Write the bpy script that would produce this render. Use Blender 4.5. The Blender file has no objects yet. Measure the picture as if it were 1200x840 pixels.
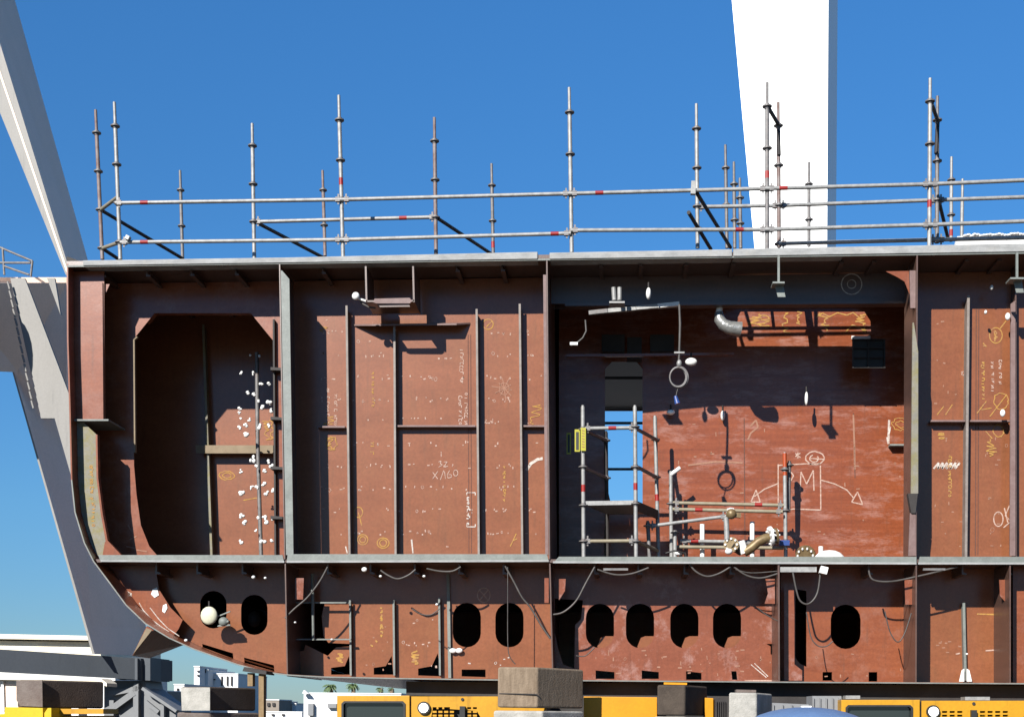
import bpy, math, random
from mathutils import Vector, Matrix
from mathutils.geometry import tessellate_polygon
random.seed(7)
S = bpy.context.scene
COL = S.collection
R = math.radians
# ---------------------------------------------------------------- camera
F = 1608.0; HOR = 835.0; D = 17.0; CH = 1.6
cam_d = bpy.data.cameras.new('camera'); cam = bpy.data.objects.new('camera', cam_d); COL.objects.link(cam)
cam.location = (0, -D, CH)
ROT = Matrix.Rotation(R(4.4), 3, 'Z') @ Matrix.Rotation(R(90), 3, 'X') @ Matrix.Rotation(R(0.54), 3, 'Z')
cam.rotation_euler = ROT.to_euler()
cam_d.sensor_width = 36; cam_d.lens = F/1200*36; cam_d.shift_y = (HOR-420)/1200
cam_d.clip_start = 0.1; cam_d.clip_end = 6000
S.camera = cam

def P(px, py, Y=0.0):
    """point of the plane y=Y seen at photo position (px,py)"""
    d = ROT @ Vector(((px-600)/F, (HOR-py)/F, -1))
    k = (Y + D)/d.y
    return Vector((0, -D, CH)) + d*k
def PXM(px, Y=0.0):   # metres per photo pixel at depth Y
    return (D+Y)/F

# ---------------------------------------------------------------- materials
def mat_new(name):
    m = bpy.data.materials.new(name); m.use_nodes = True
    nt = m.node_tree; b = nt.nodes['Principled BSDF']
    return m, nt, b
def N(nt, t, **kw):
    n = nt.nodes.new(t)
    for k, v in kw.items():
        if k in n.inputs: n.inputs[k].default_value = v
        else: setattr(n, k, v)
    return n
SPEC = {'red_primer':.4,'brown_primer':.4,'scuffed_primer':.4,'pale_primer':.4, 'dark_shade_primer':.5}
def paint(name, c1, c2, rough=.6, scale=3.0, stretch=(1,1,1), metal=0, bump=.15, c3=None, c3scale=2.0, c3lo=.58, c3hi=.72, fine=60, c4=None, speck=None, c3st=(1,1,1)):
    if speck is None: speck = .16 if 'primer' in name else .10
    m, nt, b = mat_new(name); L = nt.links.new
    geo = N(nt, 'ShaderNodeNewGeometry'); mp = N(nt, 'ShaderNodeMapping'); mp.inputs['Scale'].default_value = stretch
    L(geo.outputs['Position'], mp.inputs['Vector'])
    n1 = N(nt, 'ShaderNodeTexNoise', Scale=scale, Detail=8.0, Roughness=.65); L(mp.outputs[0], n1.inputs['Vector'])
    r1 = N(nt, 'ShaderNodeValToRGB'); r1.color_ramp.elements[0].position = .35; r1.color_ramp.elements[1].position = .65
    r1.color_ramp.elements[0].color = (*c1, 1); r1.color_ramp.elements[1].color = (*c2, 1)
    L(n1.outputs['Fac'], r1.inputs['Fac']); out = r1.outputs['Color']
    if c3:
        mp2 = N(nt, 'ShaderNodeMapping'); mp2.inputs['Scale'].default_value = c3st; mp2.inputs['Location'].default_value = (3.3, 1.1, 7)
        L(geo.outputs['Position'], mp2.inputs['Vector'])
        n2 = N(nt, 'ShaderNodeTexNoise', Scale=c3scale, Detail=12.0, Roughness=.78); L(mp2.outputs[0], n2.inputs['Vector'])
        mr = N(nt, 'ShaderNodeMapRange'); mr.inputs['From Min'].default_value = c3lo; mr.inputs['From Max'].default_value = c3hi; mr.inputs['To Max'].default_value = .75
        L(n2.outputs['Fac'], mr.inputs['Value'])
        mx = N(nt, 'ShaderNodeMix', data_type='RGBA'); L(mr.outputs[0], mx.inputs[0]); L(out, mx.inputs[6]); mx.inputs[7].default_value = (*c3, 1); out = mx.outputs[2]
    if c4:   # thin vertical runs of rust or dirt
        mp3 = N(nt, 'ShaderNodeMapping'); mp3.inputs['Scale'].default_value = (9, 9, .7)
        L(geo.outputs['Position'], mp3.inputs['Vector'])
        n3 = N(nt, 'ShaderNodeTexNoise', Scale=1.6, Detail=6.0, Roughness=.6); L(mp3.outputs[0], n3.inputs['Vector'])
        mr = N(nt, 'ShaderNodeMapRange'); mr.inputs['From Min'].default_value = .56; mr.inputs['From Max'].default_value = .74; mr.inputs['To Max'].default_value = .6
        L(n3.outputs['Fac'], mr.inputs['Value'])
        mx = N(nt, 'ShaderNodeMix', data_type='RGBA'); L(mr.outputs[0], mx.inputs[0]); L(out, mx.inputs[6]); mx.inputs[7].default_value = (*c4, 1); out = mx.outputs[2]
    if speck:
        n5 = N(nt, 'ShaderNodeTexNoise', Scale=26.0, Detail=6.0, Roughness=.8); L(geo.outputs['Position'], n5.inputs['Vector'])
        m5 = N(nt, 'ShaderNodeMapRange'); m5.inputs['From Min'].default_value = .3; m5.inputs['From Max'].default_value = .7; m5.inputs['To Min'].default_value = 1-speck; m5.inputs['To Max'].default_value = 1+speck
        L(n5.outputs['Fac'], m5.inputs['Value']); v5 = N(nt, 'ShaderNodeVectorMath', operation='SCALE'); L(out, v5.inputs[0]); L(m5.outputs[0], v5.inputs['Scale']); out = v5.outputs[0]
    L(out, b.inputs['Base Color'])
    b.inputs['Specular IOR Level'].default_value = SPEC.get(name, .3); b.inputs['Roughness'].default_value = rough; b.inputs['Metallic'].default_value = metal
    if bump:
        n4 = N(nt, 'ShaderNodeTexNoise', Scale=fine, Detail=4.0); L(geo.outputs['Position'], n4.inputs['Vector'])
        bp = N(nt, 'ShaderNodeBump', Strength=bump*(.3 if name in SPEC else 1), Distance=.01); L(n4.outputs['Fac'], bp.inputs['Height']); L(bp.outputs[0], b.inputs['Normal'])
    return m
M = {}
M['primer'] = paint('red_primer', (0.1205,0.03415,0.01414), (0.152,0.04554,0.01851), .25, 1.6, (.8,.8,5), c3=(.17,.075,.050), c3scale=2.6, c3lo=.50, c3hi=.68, c4=(0.08071,0.03286,0.01874))
M['primer_brown'] = paint('brown_primer', (0.1235,0.04187,0.01717), (0.1518,0.05233,0.02257), .25, 1.3, (1,1,2.5), c3=(0.1426,0.05414,0.02244), c3scale=1.8, c3lo=.47, c3hi=.68, c4=(0.09262,0.03919,0.01879))
M['primer_scuffed'] = paint('scuffed_primer', (0.1144,0.0291,0.01105), (0.1535,0.04124,0.0153), .26, 1.6, (.5,.5,11), c3=(.22,.115,.092), c3scale=2.2, c3lo=.50, c3hi=.66, c4=(0.08809,0.03027,0.01414), c3st=(.8,.8,2.6))
M['primer_pale'] = paint('pale_primer', (0.1201,0.03666,0.01822), (0.1454,0.04582,0.02401), .25, 2.0, (1,1,2), c3=(.23,.135,.115), c3scale=2.6, c3lo=.52, c3hi=.66, c4=(0.08376,0.02975,0.01679))
M['primer_dark_shade'] = paint('dark_shade_primer', (.050,.028,.021), (.070,.038,.028), .35, 1.6, (.8,.8,5), c3=(.085,.05,.04), c3scale=2.6, c3lo=.55, c3hi=.8)  # darker divider primer; on decks, beams and trunk it paints in their shade
M['edge_steel'] = paint('bare_edge_steel', (0.094,0.102,0.094), (0.126,0.138,0.127), .55, 5, (1,1,1), c3=(0.06708,0.07666,0.07102), c3scale=6, c3lo=.5, c3hi=.7)
M['stiff_edge'] = paint('stiffener_primer', (0.114,0.09402,0.08262), (0.1538,0.1339,0.1197), .6, 6, c3=(0.07977,0.04558,0.03419), c3scale=7)
M['weathered'] = paint('weathered_board', (.15,.152,.15), (.225,.228,.225), .8, 4, (1,1,3), c3=(.20,.195,.18), c3scale=7, c3lo=.52, c3hi=.66)
M['dark_steel'] = paint('dark_steel', (0.01481,0.01244,0.01185), (0.0237,0.02074,0.01926), .7, 4)
M['galv'] = paint('galvanised_tube', (0.1514,0.1514,0.1478), (0.2235,0.2235,0.2162), .5, 14, metal=.2, bump=0, c3=(0.09009,0.08647,0.08285), c3scale=9, c3lo=.55, c3hi=.7)
M['galv_dull'] = paint('dull_galvanised_tube', (0.085,0.08177,0.08177), (0.1308,0.1243,0.121), .55, 14, metal=.2, bump=0, c3=(0.06542,0.03598,0.02616), c3scale=8, c3lo=.52, c3hi=.68)
M['galv_rust'] = paint('rusty_tube', (0.09479,0.05926,0.05037), (0.1481,0.1244,0.1185), .6, 9, metal=.1, bump=0)
M['galv_tan'] = paint('tan_tube', (0.1481,0.1244,0.08), (0.1837,0.1629,0.1185), .55, 9, metal=.1, bump=0)
M['red_tape'] = paint('red_tape', (0.1629,0.005926,0.005926), (0.1926,0.01185,0.008886), .5, 9, bump=0)
M['orange'] = paint('orange_paint', (0.2074,0.02963,0.005926), (0.2222,0.03852,0.008886), .5, 9, bump=0)
M['yellow_tag'] = paint('yellow_tag', (0.2222,0.2074,0.005926), (0.237,0.2193,0.01481), .5, 9, bump=0)
M['black'] = paint('black_rubber', (0.0096,0.0096,0.0096), (0.016,0.016,0.016), .5, 9, bump=0)
M['white'] = paint('white_plastic', (0.48,0.48,0.4608), (0.5248,0.5248,0.512), .4, 9, bump=0)
M['blue_plug'] = paint('blue_plastic', (0.01481,0.03556,0.1334), (0.01778,0.04444,0.1481), .4, 9, bump=0)
M['cable'] = paint('grey_cable', (0.02963,0.02667,0.0237), (0.05333,0.04741,0.04444), .5, 9, bump=0)
M['chalk'] = paint('pale_chalk', (0.2744,0.177,0.1416), (0.3187,0.2433,0.2035), .9, 30, bump=0, c3=(.17,.085,.055), c3scale=22, c3lo=.46, c3hi=.60)
M['chalk_white'] = paint('white_paint_mark', (0.3098,0.2832,0.2567), (0.354,0.3363,0.3098), .9, 30, bump=0, c3=(.17,.085,.055), c3scale=22, c3lo=.46, c3hi=.60)
M['chalk_yellow'] = paint('yellow_marker', (0.2301,0.1195,0.02213), (0.2744,0.1593,0.03982), .9, 30, bump=0, c3=(.17,.085,.055), c3scale=22, c3lo=.46, c3hi=.60)
M['chalk_faint'] = paint('faint_chalk', (0.177,0.0885,0.05752), (0.2124,0.115,0.07965), .9, 30, bump=0, c3=(.17,.085,.055), c3scale=22, c3lo=.46, c3hi=.60)
M['seam'] = paint('weld_seam', (0.05926,0.02519,0.01629), (0.08,0.03259,0.0237), .8, 30, bump=.3)
M['tan_flange'] = paint('tan_flange', (0.1185,0.08886,0.05333), (0.1481,0.1126,0.07111), .7, 6, c3=(0.08886,0.04741,0.02963), c3scale=5)
M['mauve_flange'] = paint('mauve_primer', (0.09779,0.05926,0.05333), (0.1244,0.08293,0.077), .6, 6, c3=(0.1481,0.1185,0.1126), c3scale=5)
M['moss_flange'] = paint('stained_flange', (0.1126,0.1066,0.08886), (0.1422,0.1304,0.1007), .7, 6, c3=(0.1244,0.1066,0.02963), c3scale=7, c3lo=.45, c3hi=.6)
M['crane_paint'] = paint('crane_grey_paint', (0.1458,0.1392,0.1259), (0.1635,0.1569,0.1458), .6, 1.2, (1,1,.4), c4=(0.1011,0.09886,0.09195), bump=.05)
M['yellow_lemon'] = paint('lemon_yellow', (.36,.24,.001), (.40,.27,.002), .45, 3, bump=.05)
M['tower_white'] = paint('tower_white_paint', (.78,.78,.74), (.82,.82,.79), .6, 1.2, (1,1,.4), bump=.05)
M['crane_shade_lift'] = paint('crane_shade_lift_paint', (.60,.47,.37), (.64,.50,.40), .6, 1.2, (1,1,.4), c4=(.56,.44,.35), bump=.05)  # crane paint with extra warm fill light put into its colour
M['cream'] = paint('cream_render', (.56,.50,.38), (.66,.60,.47), .8, 2, (.3,1,3), c4=(0.3724,0.3279,0.2531))
M['wood_block'] = paint('weathered_timber', (0.1072,0.077,0.04992), (0.1697,0.127,0.08683), .85, 4, (6,6,1.2), c3=(0.04645,0.03203,0.02114), c3scale=7, bump=.5)
M['concrete'] = paint('grey_concrete', (0.1902,0.1829,0.1609), (0.2926,0.278,0.2487), .9, 5, c3=(0.2092,0.2016,0.1826), c3scale=4, bump=.5)
M['brown_block'] = paint('brown_block', (0.03748,0.02725,0.02215), (0.05793,0.0426,0.03407), .85, 4, c3=(0.08855,0.06473,0.05452), c3scale=5, bump=.5)
M['grey_block'] = paint('dark_grey_block', (0.03082,0.02249,0.0163), (0.05215,0.03911,0.02852), .85, 5, c3=(0.08056,0.06063,0.04235), c3scale=4, bump=.5)
M['pink_block'] = paint('pinkish_block', (0.07975,0.05985,0.0513), (0.1139,0.094,0.0826), .85, 5, c3=(0.03703,0.02518,0.02074), c3scale=4, bump=.5)
M['yellow'] = paint('machine_yellow', (0.3,0.1472,0.0056), (0.34,0.171,0.0072), .42, 3, c4=(0.1422,0.07315,0.003554), bump=.05)
M['yellow_bright'] = paint('bright_yellow', (0.36,0.1462,0.00018), (0.4,0.1666,0.00027), .45, 3, bump=.05)
M['duct'] = paint('foil_duct', (0.1481,0.1481,0.1422), (0.2222,0.2222,0.2134), .35, 12, metal=.5, bump=.6, fine=30)
M['rust_pipe'] = paint('brass_brown_pipe', (0.08886,0.05926,0.02667), (0.1481,0.1066,0.05333), .45, 10, metal=.3, bump=0, c3=(0.1778,0.1481,0.1037), c3scale=8)
M['blue_cover'] = paint('blue_cover', (0.05512,0.101,0.1928), (0.06888,0.1193,0.2204), .5, 3, bump=.05)
M['ground'] = paint('yard_concrete', (0.05281,0.05078,0.04672), (0.07314,0.06906,0.06294), .9, .6, c3=(0.03656,0.03452,0.0325), c3scale=.4)
M['far_white'] = paint('far_white_wall', (0.4608,0.4608,0.448), (0.512,0.512,0.4992), .8, .3, bump=0)
M['far_grey'] = paint('far_grey_wall', (0.1244,0.1304,0.1363), (0.1481,0.1481,0.1481), .8, .3, bump=0)
M['far_tan'] = paint('far_tan_wall', (0.1481,0.1244,0.1007), (0.1719,0.1481,0.1244), .8, .3, bump=0)
M['leaf'] = paint('palm_leaf', (0.04,0.07,0.03), (0.08,0.11,0.04), .6, 3, bump=0)
M['bark'] = paint('palm_bark', (0.112,0.08,0.056), (0.16,0.12,0.08), .9, 3, bump=0)
M['tan_wood'] = paint('tan_post', (0.1244,0.08,0.03556), (0.1629,0.1126,0.05926), .8, 5, (8,8,1), bump=.3)
M['crane_mid_shade'] = paint('crane_bogie_shade_paint', (.11,.115,.12), (.13,.135,.14), .6, 1.2, (1,1,.4), c4=(.09,.09,.095), bump=.05)  # crane paint partly darkened: the bogie's mixed sun and shade set in colour
M['crane_beam_shade'] = paint('crane_shaded_beam_paint', (0.03656,0.04284,0.05115), (0.04359,0.05049,0.0594), .6, 1.2, (1,1,.4), c4=(0.03164,0.03595,0.04125), bump=.05)  # same crane paint darkened; the beam's shade lies in the colour
gm, nt, b = mat_new('dark_glass'); b.inputs['Base Color'].default_value = (.015,.02,.02,1); b.inputs['Roughness'].default_value = .08; b.inputs['Specular IOR Level'].default_value = .8; M['glass'] = gm
gm, nt, b = mat_new('lamp_glass'); b.inputs['Base Color'].default_value = (.85,.85,.8,1); b.inputs['Roughness'].default_value = .15; M['lamp'] = gm
gm, nt, b = mat_new('pale_curtain'); b.inputs['Base Color'].default_value = (.35,.5,.45,1); M['curtain'] = gm

# ---------------------------------------------------------------- mesh helpers
def origin_of(o):
    v = Vector((0,0,0))
    while o: v += o.location; o = o.parent
    return v
CLIP = False
class MB:
    def __init__(s): s.v = []; s.f = []; s.sm = []
    def add(s, vs, fs, smooth=False):
        n = len(s.v); s.v += [Vector(v) for v in vs]; s.f += [tuple(i+n for i in f) for f in fs]; s.sm += [smooth]*len(fs); return s
    def box(s, a, b):
        x0,x1 = sorted((a[0],b[0])); y0,y1 = sorted((a[1],b[1])); z0,z1 = sorted((a[2],b[2]))
        return s.add([(x0,y0,z0),(x1,y0,z0),(x1,y1,z0),(x0,y1,z0),(x0,y0,z1),(x1,y0,z1),(x1,y1,z1),(x0,y1,z1)],
              [(0,3,2,1),(4,5,6,7),(0,1,5,4),(1,2,6,5),(2,3,7,6),(3,0,4,7)])
    def hexa(s, q0, q1):
        """solid between two 4-point loops"""
        return s.add(list(q0)+list(q1), [(0,1,2,3),(7,6,5,4),(0,4,5,1),(1,5,6,2),(2,6,7,3),(3,7,4,0)])
    def bar(s, a, b, w, h, up=(0,0,1)):
        a = Vector(a); b = Vector(b); d = (b-a).normalized(); u = Vector(up); r = d.cross(u)
        if r.length < 1e-4: r = d.cross(Vector((1,0,0)))
        r.normalize(); u = r.cross(d)
        q = lambda c: [c-r*w/2-u*h/2, c+r*w/2-u*h/2, c+r*w/2+u*h/2, c-r*w/2+u*h/2]
        return s.hexa(q(a), q(b))
    def tube(s, pts, r, seg=10, caps=True):
        pts = [Vector(p) for p in pts]; n = len(pts); rr = r if isinstance(r, (list,tuple)) else [r]*n
        d0 = (pts[1]-pts[0]).normalized(); u = d0.cross(Vector((0,0,1)))
        if u.length < 1e-3: u = d0.cross(Vector((1,0,0)))
        u.normalize(); vs = []; fs = []
        for i, p in enumerate(pts):
            d = ((pts[min(i+1,n-1)]-p).normalized() + (p-pts[max(i-1,0)]).normalized())
            d = d.normalized() if d.length > 1e-6 else d0
            u = (u - d*u.dot(d)).normalized(); w = d.cross(u)
            for k in range(seg):
                a = 2*math.pi*k/seg; vs.append(p + (u*math.cos(a)+w*math.sin(a))*rr[i])
        for i in range(n-1):
            for k in range(seg):
                a = i*seg+k; b_ = i*seg+(k+1)%seg; fs.append((a, b_, b_+seg, a+seg))
        s.add(vs, fs, True)
        if caps:
            s.add(vs[:seg], [tuple(range(seg))[::-1]]); s.add(vs[-seg:], [tuple(range(seg))])
        return s
    def ball(s, c, r, seg=14, rings=8):
        c = Vector(c); r = Vector(r if isinstance(r,(tuple,list,Vector)) else (r,r,r)); vs = []; fs = []
        for i in range(rings+1):
            t = math.pi*i/rings
            for k in range(seg):
                a = 2*math.pi*k/seg; vs.append(c+Vector((r.x*math.sin(t)*math.cos(a), r.y*math.sin(t)*math.sin(a), r.z*math.cos(t))))
        for i in range(rings):
            for k in range(seg):
                a = i*seg+k; b_ = i*seg+(k+1)%seg; fs.append((a, a+seg, b_+seg, b_))
        return s.add(vs, fs, True)
    def prism(s, loops, y0, y1):
        """loops of world (x,z): outer then holes, extruded along y"""
        ls = [[Vector((x, z, 0)) for x, z in l] for l in loops]
        tris = tessellate_polygon(ls); flat = [p for l in ls for p in l]
        a = [(p.x, y0, p.y) for p in flat]; b_ = [(p.x, y1, p.y) for p in flat]
        nf = []
        for t in tris:
            p, q, r = (flat[i] for i in t)
            ccw = (q-p).cross(r-p).z > 0
            nf.append(tuple(t) if ccw else tuple(reversed(t)))
        n = len(flat); fs = list(nf) + [tuple(i+n for i in reversed(t)) for t in nf]
        k = 0
        for li, l in enumerate(ls):
            m_ = len(l); area = sum(l[i].x*l[(i+1)%m_].y - l[(i+1)%m_].x*l[i].y for i in range(m_))
            fwd = (area > 0) == (li == 0)
            for i in range(m_):
                p, q = k+i, k+(i+1)%m_
                fs.append((p, p+n, q+n, q) if fwd else (p, q, q+n, p+n))
            k += m_
        return s.add(a+b_, fs)
    def plate(s, loops, Y, t):
        """loops traced in photo pixels on plane Y, thickness t away from the viewer"""
        if isinstance(loops[0][0], (int, float)): loops = [loops]
        if CLIP and Y > .05:
            l = loops[0]; q = []
            for i in range(len(l)):
                a, b = l[i], l[(i+1)%len(l)]; k = max(1, int(math.hypot(b[0]-a[0], b[1]-a[1])/9)) if math.hypot(b[0]-a[0], b[1]-a[1]) > 60 or a[0] < 340 else 1
                q += [(a[0]+(b[0]-a[0])*j/k, a[1]+(b[1]-a[1])*j/k) for j in range(k)]
            loops = [q] + list(loops[1:])
        W = [[(P(x, y, Y).x, P(x, y, Y).z) for x, y in l] for l in loops]
        if CLIP and Y > .05: W = [[inside_hull(x, z) for x, z in l] for l in W]
        return s.prism(W, Y, Y+t)
    def ribbon(s, pts, Y, w, off=.003):
        for i in range(1, len(pts)-1):      # break at sharp corners so strokes keep their width
            a = Vector((pts[i][0]-pts[i-1][0], pts[i][1]-pts[i-1][1])); b = Vector((pts[i+1][0]-pts[i][0], pts[i+1][1]-pts[i][1]))
            if a.length > .8 and b.length > .8 and a.angle(b) > R(50):
                s.ribbon(pts[:i+1], Y, w, off); return s.ribbon(pts[i:], Y, w, off+.0002)
        q = [P(x, y, Y-off) for x, y in pts]; w = w*PXM(0, Y)/2; n = len(q); vs = []
        for i in range(n):
            d = q[min(i+1,n-1)] - q[max(i-1,0)]; d.y = 0
            if d.length < 1e-9: d = Vector((1,0,0))
            d.normalize(); nn = Vector((-d.z, 0, d.x)); vs += [q[i]-nn*w, q[i]+nn*w]
        f = []
        for i in range(n-1): f.append((2*i, 2*i+1, 2*i+3, 2*i+2))
        return s.add(vs, f)
    def build(s, name, m, parent=None):
        me = bpy.data.meshes.new(name); 
        if parent is not None: o0 = origin_of(parent)
        else:
            xs = [v.x for v in s.v]; ys = [v.y for v in s.v]; zs = [v.z for v in s.v]
            o0 = Vector(((min(xs)+max(xs))/2, (min(ys)+max(ys))/2, min(zs)))
        me.from_pydata([v-o0 for v in s.v], [], s.f); me.polygons.foreach_set('use_smooth', s.sm); me.update()
        o = bpy.data.objects.new(name, me); COL.objects.link(o)
        o.data.materials.append(m)
        if parent is not None: o.parent = parent
        else: o.location = o0
        return o
def bevel(o, w, seg=2):
    md = o.modifiers.new('bevel', 'BEVEL'); md.width = w; md.segments = seg; md.limit_method = 'ANGLE'; return o
def empty(name, loc): 
    o = bpy.data.objects.new(name, None); COL.objects.link(o); o.location = loc; o.empty_display_size = .2; return o
def tag(o, label=None, cat=None, group=None, kind=None):
    if label: o['label'] = label
    if cat: o['category'] = cat
    if group: o['group'] = group
    if kind: o['kind'] = kind
    return o
def oval(cx, cy, w, h, n=10):
    r = w/2; pts = []
    for i in range(n+1): a = math.pi*i/n; pts.append((cx+r*math.cos(a), cy-h/2+r-r*math.sin(a)))
    for i in range(n+1): a = math.pi+math.pi*i/n; pts.append((cx+r*math.cos(a), cy+h/2-r-r*math.sin(a)))
    return pts
def circ(cx, cy, rx, ry=None, n=20, a0=0, a1=360):
    ry = ry or rx
    return [(cx+rx*math.cos(R(a0+(a1-a0)*i/n)), cy+ry*math.sin(R(a0+(a1-a0)*i/n))) for i in range(n+1)]
def wob(p, a=.6): return [(x+random.uniform(-a,a), y+random.uniform(-a,a)) for x, y in p]
def bez(a, c, b, n=14):
    a, c, b = Vector(a), Vector(c), Vector(b)
    return [a*(1-t)**2 + c*2*t*(1-t) + b*t*t for t in [i/n for i in range(n+1)]]

# ---------------------------------------------------------------- setting
g = MB(); g.add([(-3000,-200,0),(3000,-200,0),(3000,4000,0),(-3000,4000,0)], [(0,1,2,3)])
tag(g.build('ground', M['ground']), kind='structure')

# ---------------------------------------------------------------- the hull block
YB = .70; YD = 2.09; YE = 8.5
ship = empty('ship_block', (0, 0, 2.0))
tag(ship, 'red-brown cross section of a ship hull block with open compartments and grey deck edges', 'ship block')
def deckline(x): return 312.5 - (x-78)*(17.0/1122)     # underside of top deck at the front
def midline(x): return 660.5 + (x-335)*0.0008
shell_out = [(78,309),(78.5,400),(81,480),(83,562),(87,600),(98,636),(109,658),(128.5,684),(147,709),(170,731),(198,748),(227,761),(278,779),(312,788),(340,791.5),(377,793.5),(476,795.5),(580,797),(900,799.5),(1290,802)]
def inner_of(pl, t):
    q = []; n = len(pl)
    for i, (x, y) in enumerate(pl):
        x0, y0 = pl[max(i-1,0)]; x1, y1 = pl[min(i+1,n-1)]; dx, dy = x1-x0, y1-y0; l = math.hypot(dx, dy)
        q.append((x+dy/l*t, y-dx/l*t))
    return q
sh_in = inner_of(shell_out, 1.7)
SHW = [P(x, y, 0) for x, y in sh_in]
_t0, _t1 = P(78,312.6,0), P(1290,295,0)
def _lerp(v, a, b, c, d): return c + (d-c)*(v-a)/(b-a) if abs(b-a) > 1e-9 else c
def shell_x(z):
    for a, b in zip(SHW, SHW[1:]):
        if b.z <= z <= a.z: return _lerp(z, a.z, b.z, a.x, b.x)
    return SHW[0].x if z > SHW[0].z else SHW[8].x
def shell_z(x):
    for a, b in zip(SHW[6:], SHW[7:]):
        if a.x <= x <= b.x: return _lerp(x, a.x, b.x, a.z, b.z)
    return -9
_xk = SHW[8].x
def inside_hull(x, z):
    """keep plates inside the shell and under the deck"""
    z = min(z, _lerp(x, _t0.x, _t1.x, _t0.z, _t1.z))
    if x > _xk: z = max(z, shell_z(x)+.002)
    else: x = max(x, shell_x(z)+.002)
    return x, z
m = MB(); m.plate(shell_out + sh_in[::-1], 0, YE); m.build('hull_shell', M['primer'], ship)
# thin raw steel edge of the shell plate
m = MB(); m.plate(inner_of(shell_out, .1)[3:] + inner_of(shell_out, 1.5)[3:][::-1], -.006, .005); m.build('shell_edge', M['edge_steel'], ship)
pa, pb = P(78,306,0), P(1290,289.5,0); pc = P(78,311,0); dth = pa.z-pc.z; dslope = (pb.z-pa.z)/(pb.x-pa.x)
dz_ = lambda x: pa.z + dslope*(x-pa.x)
def hatch_pt(px, py):
    """where a sun ray landing on the deep bulkhead at this place crosses the deck"""
    q = P(px, py, YD); zz = dz_(q.x) - dth/2; t = (zz-q.z)/.65; return (q.x-.46*t, YD-t)
hat = [hatch_pt(*p) for p in ((864,408),(1000,408),(1000,402),(1021,394),(1020,374),(1013,363),(868,363),(862,375))]
t2 = tessellate_polygon([[Vector((x,y,0)) for x,y in l] for l in ([(pa.x,.004),(pb.x,.004),(pb.x,YE),(pa.x,YE)], hat)])
fl_ = [(pa.x,.004),(pb.x,.004),(pb.x,YE),(pa.x,YE)]+hat; n_ = len(fl_)
m = MB(); m.add([(x,y,dz_(x)) for x,y in fl_]+[(x,y,dz_(x)-dth) for x,y in fl_], [tuple(t) for t in t2]+[tuple(i+n_ for i in t)[::-1] for t in t2]+[(0,1,1+n_,n_),(1,2,2+n_,1+n_),(2,3,3+n_,2+n_),(3,0,n_,3+n_)]+[(4+i,4+(i+1)%(n_-4),4+(i+1)%(n_-4)+n_,4+i+n_) for i in range(n_-4)])
td = m.build('top_deck', M['primer_dark_shade'], ship)
m = MB()
a_, b_ = hatch_pt(949,362), hatch_pt(949,409); m.bar((a_[0],a_[1]+.1,dz_(a_[0])+.03),(b_[0],b_[1]-.1,dz_(b_[0])+.03), .085, .05)
m.build('hatch_bar', M['dark_steel'], td)
m = MB()
a_, b_ = hatch_pt(858,392.5), hatch_pt(1026,391.5); m.bar((a_[0],a_[1],dz_(a_[0])+.06),(b_[0],b_[1],dz_(b_[0])+.06), .045, .02)
m.build('hatch_bar', M['dark_steel'], td)
m = MB()
a_, b_ = hatch_pt(907,362), hatch_pt(907,391); m.bar((a_[0],a_[1]+.1,dz_(a_[0])+.03),(b_[0],b_[1],dz_(b_[0])+.03), .04, .02)
m.build('hatch_bar', M['dark_steel'], td)
m = MB(); m.plate([(78,311),(1290,294),(1290,296),(78,313)], -.004, .02); m.build('deck_edge_strip', M['edge_steel'], td)
m = MB(); m.plate([(78,301),(80,301),(96,307),(78,308)], .01, .3); m.build('gutter_plate', M['dark_steel'], ship)
m = MB(); m.plate([(112,655),(1290,655),(1290,659.5),(114,658.5)], .02, YE-.02); mdk = m.build('middle_deck', M['primer_dark_shade'], ship)
# grey unpainted margin strips along the middle deck, mitred at the dividers
for pl in ([(115,650),(331,650),(333,659),(118,658)], [(337,649),(641,649),(643,658),(336,659)], [(655,652),(1074,652),(1074,661),(648,659.5)], [(1078,652),(1290,652),(1290,661),(1076,661)]):
    m = MB(); m.plate(pl, -.012, .03); m.build('edge_strip', M['edge_steel'], mdk)
    (a, b_, c, d) = pl
    m = MB(); m.plate([(d[0],d[1]-2.2),(c[0],c[1]-2.2),c,d], -.016, .003); m.build('bright_edge', M['weathered'], mdk)

CLIP = True
# longitudinals hanging under both decks: L shaped bulb flats
def longi(x, top, h, y1, name='longitudinal', par=None, foot=5, ys=.20):
    m = MB(); yb = top+h
    m.plate([(x-1,top-1),(x+1,top-1),(x+1,yb),(x-1,yb)], ys, y1-ys)
    m.plate([(x+1,yb-3),(x+foot,yb-1.5),(x+foot,yb),(x+1,yb)], ys, y1-ys)
    return m.build(name, M['primer_dark_shade'], par)
for x in (120,172,224,276,378,535,588,703,750,803,858,985,1023,1132,1170):
    longi(x, deckline(x), 13 if x < 650 else 10, 1.22 if 850 < x < 1030 else YD-.02, par=td, foot=4)
for x in (183,231,284,384,434,486,538,590,697,748,802,856,1018,1128,1181):
    longi(x, midline(x)-1, 13, YB-.01, par=mdk)

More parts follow.
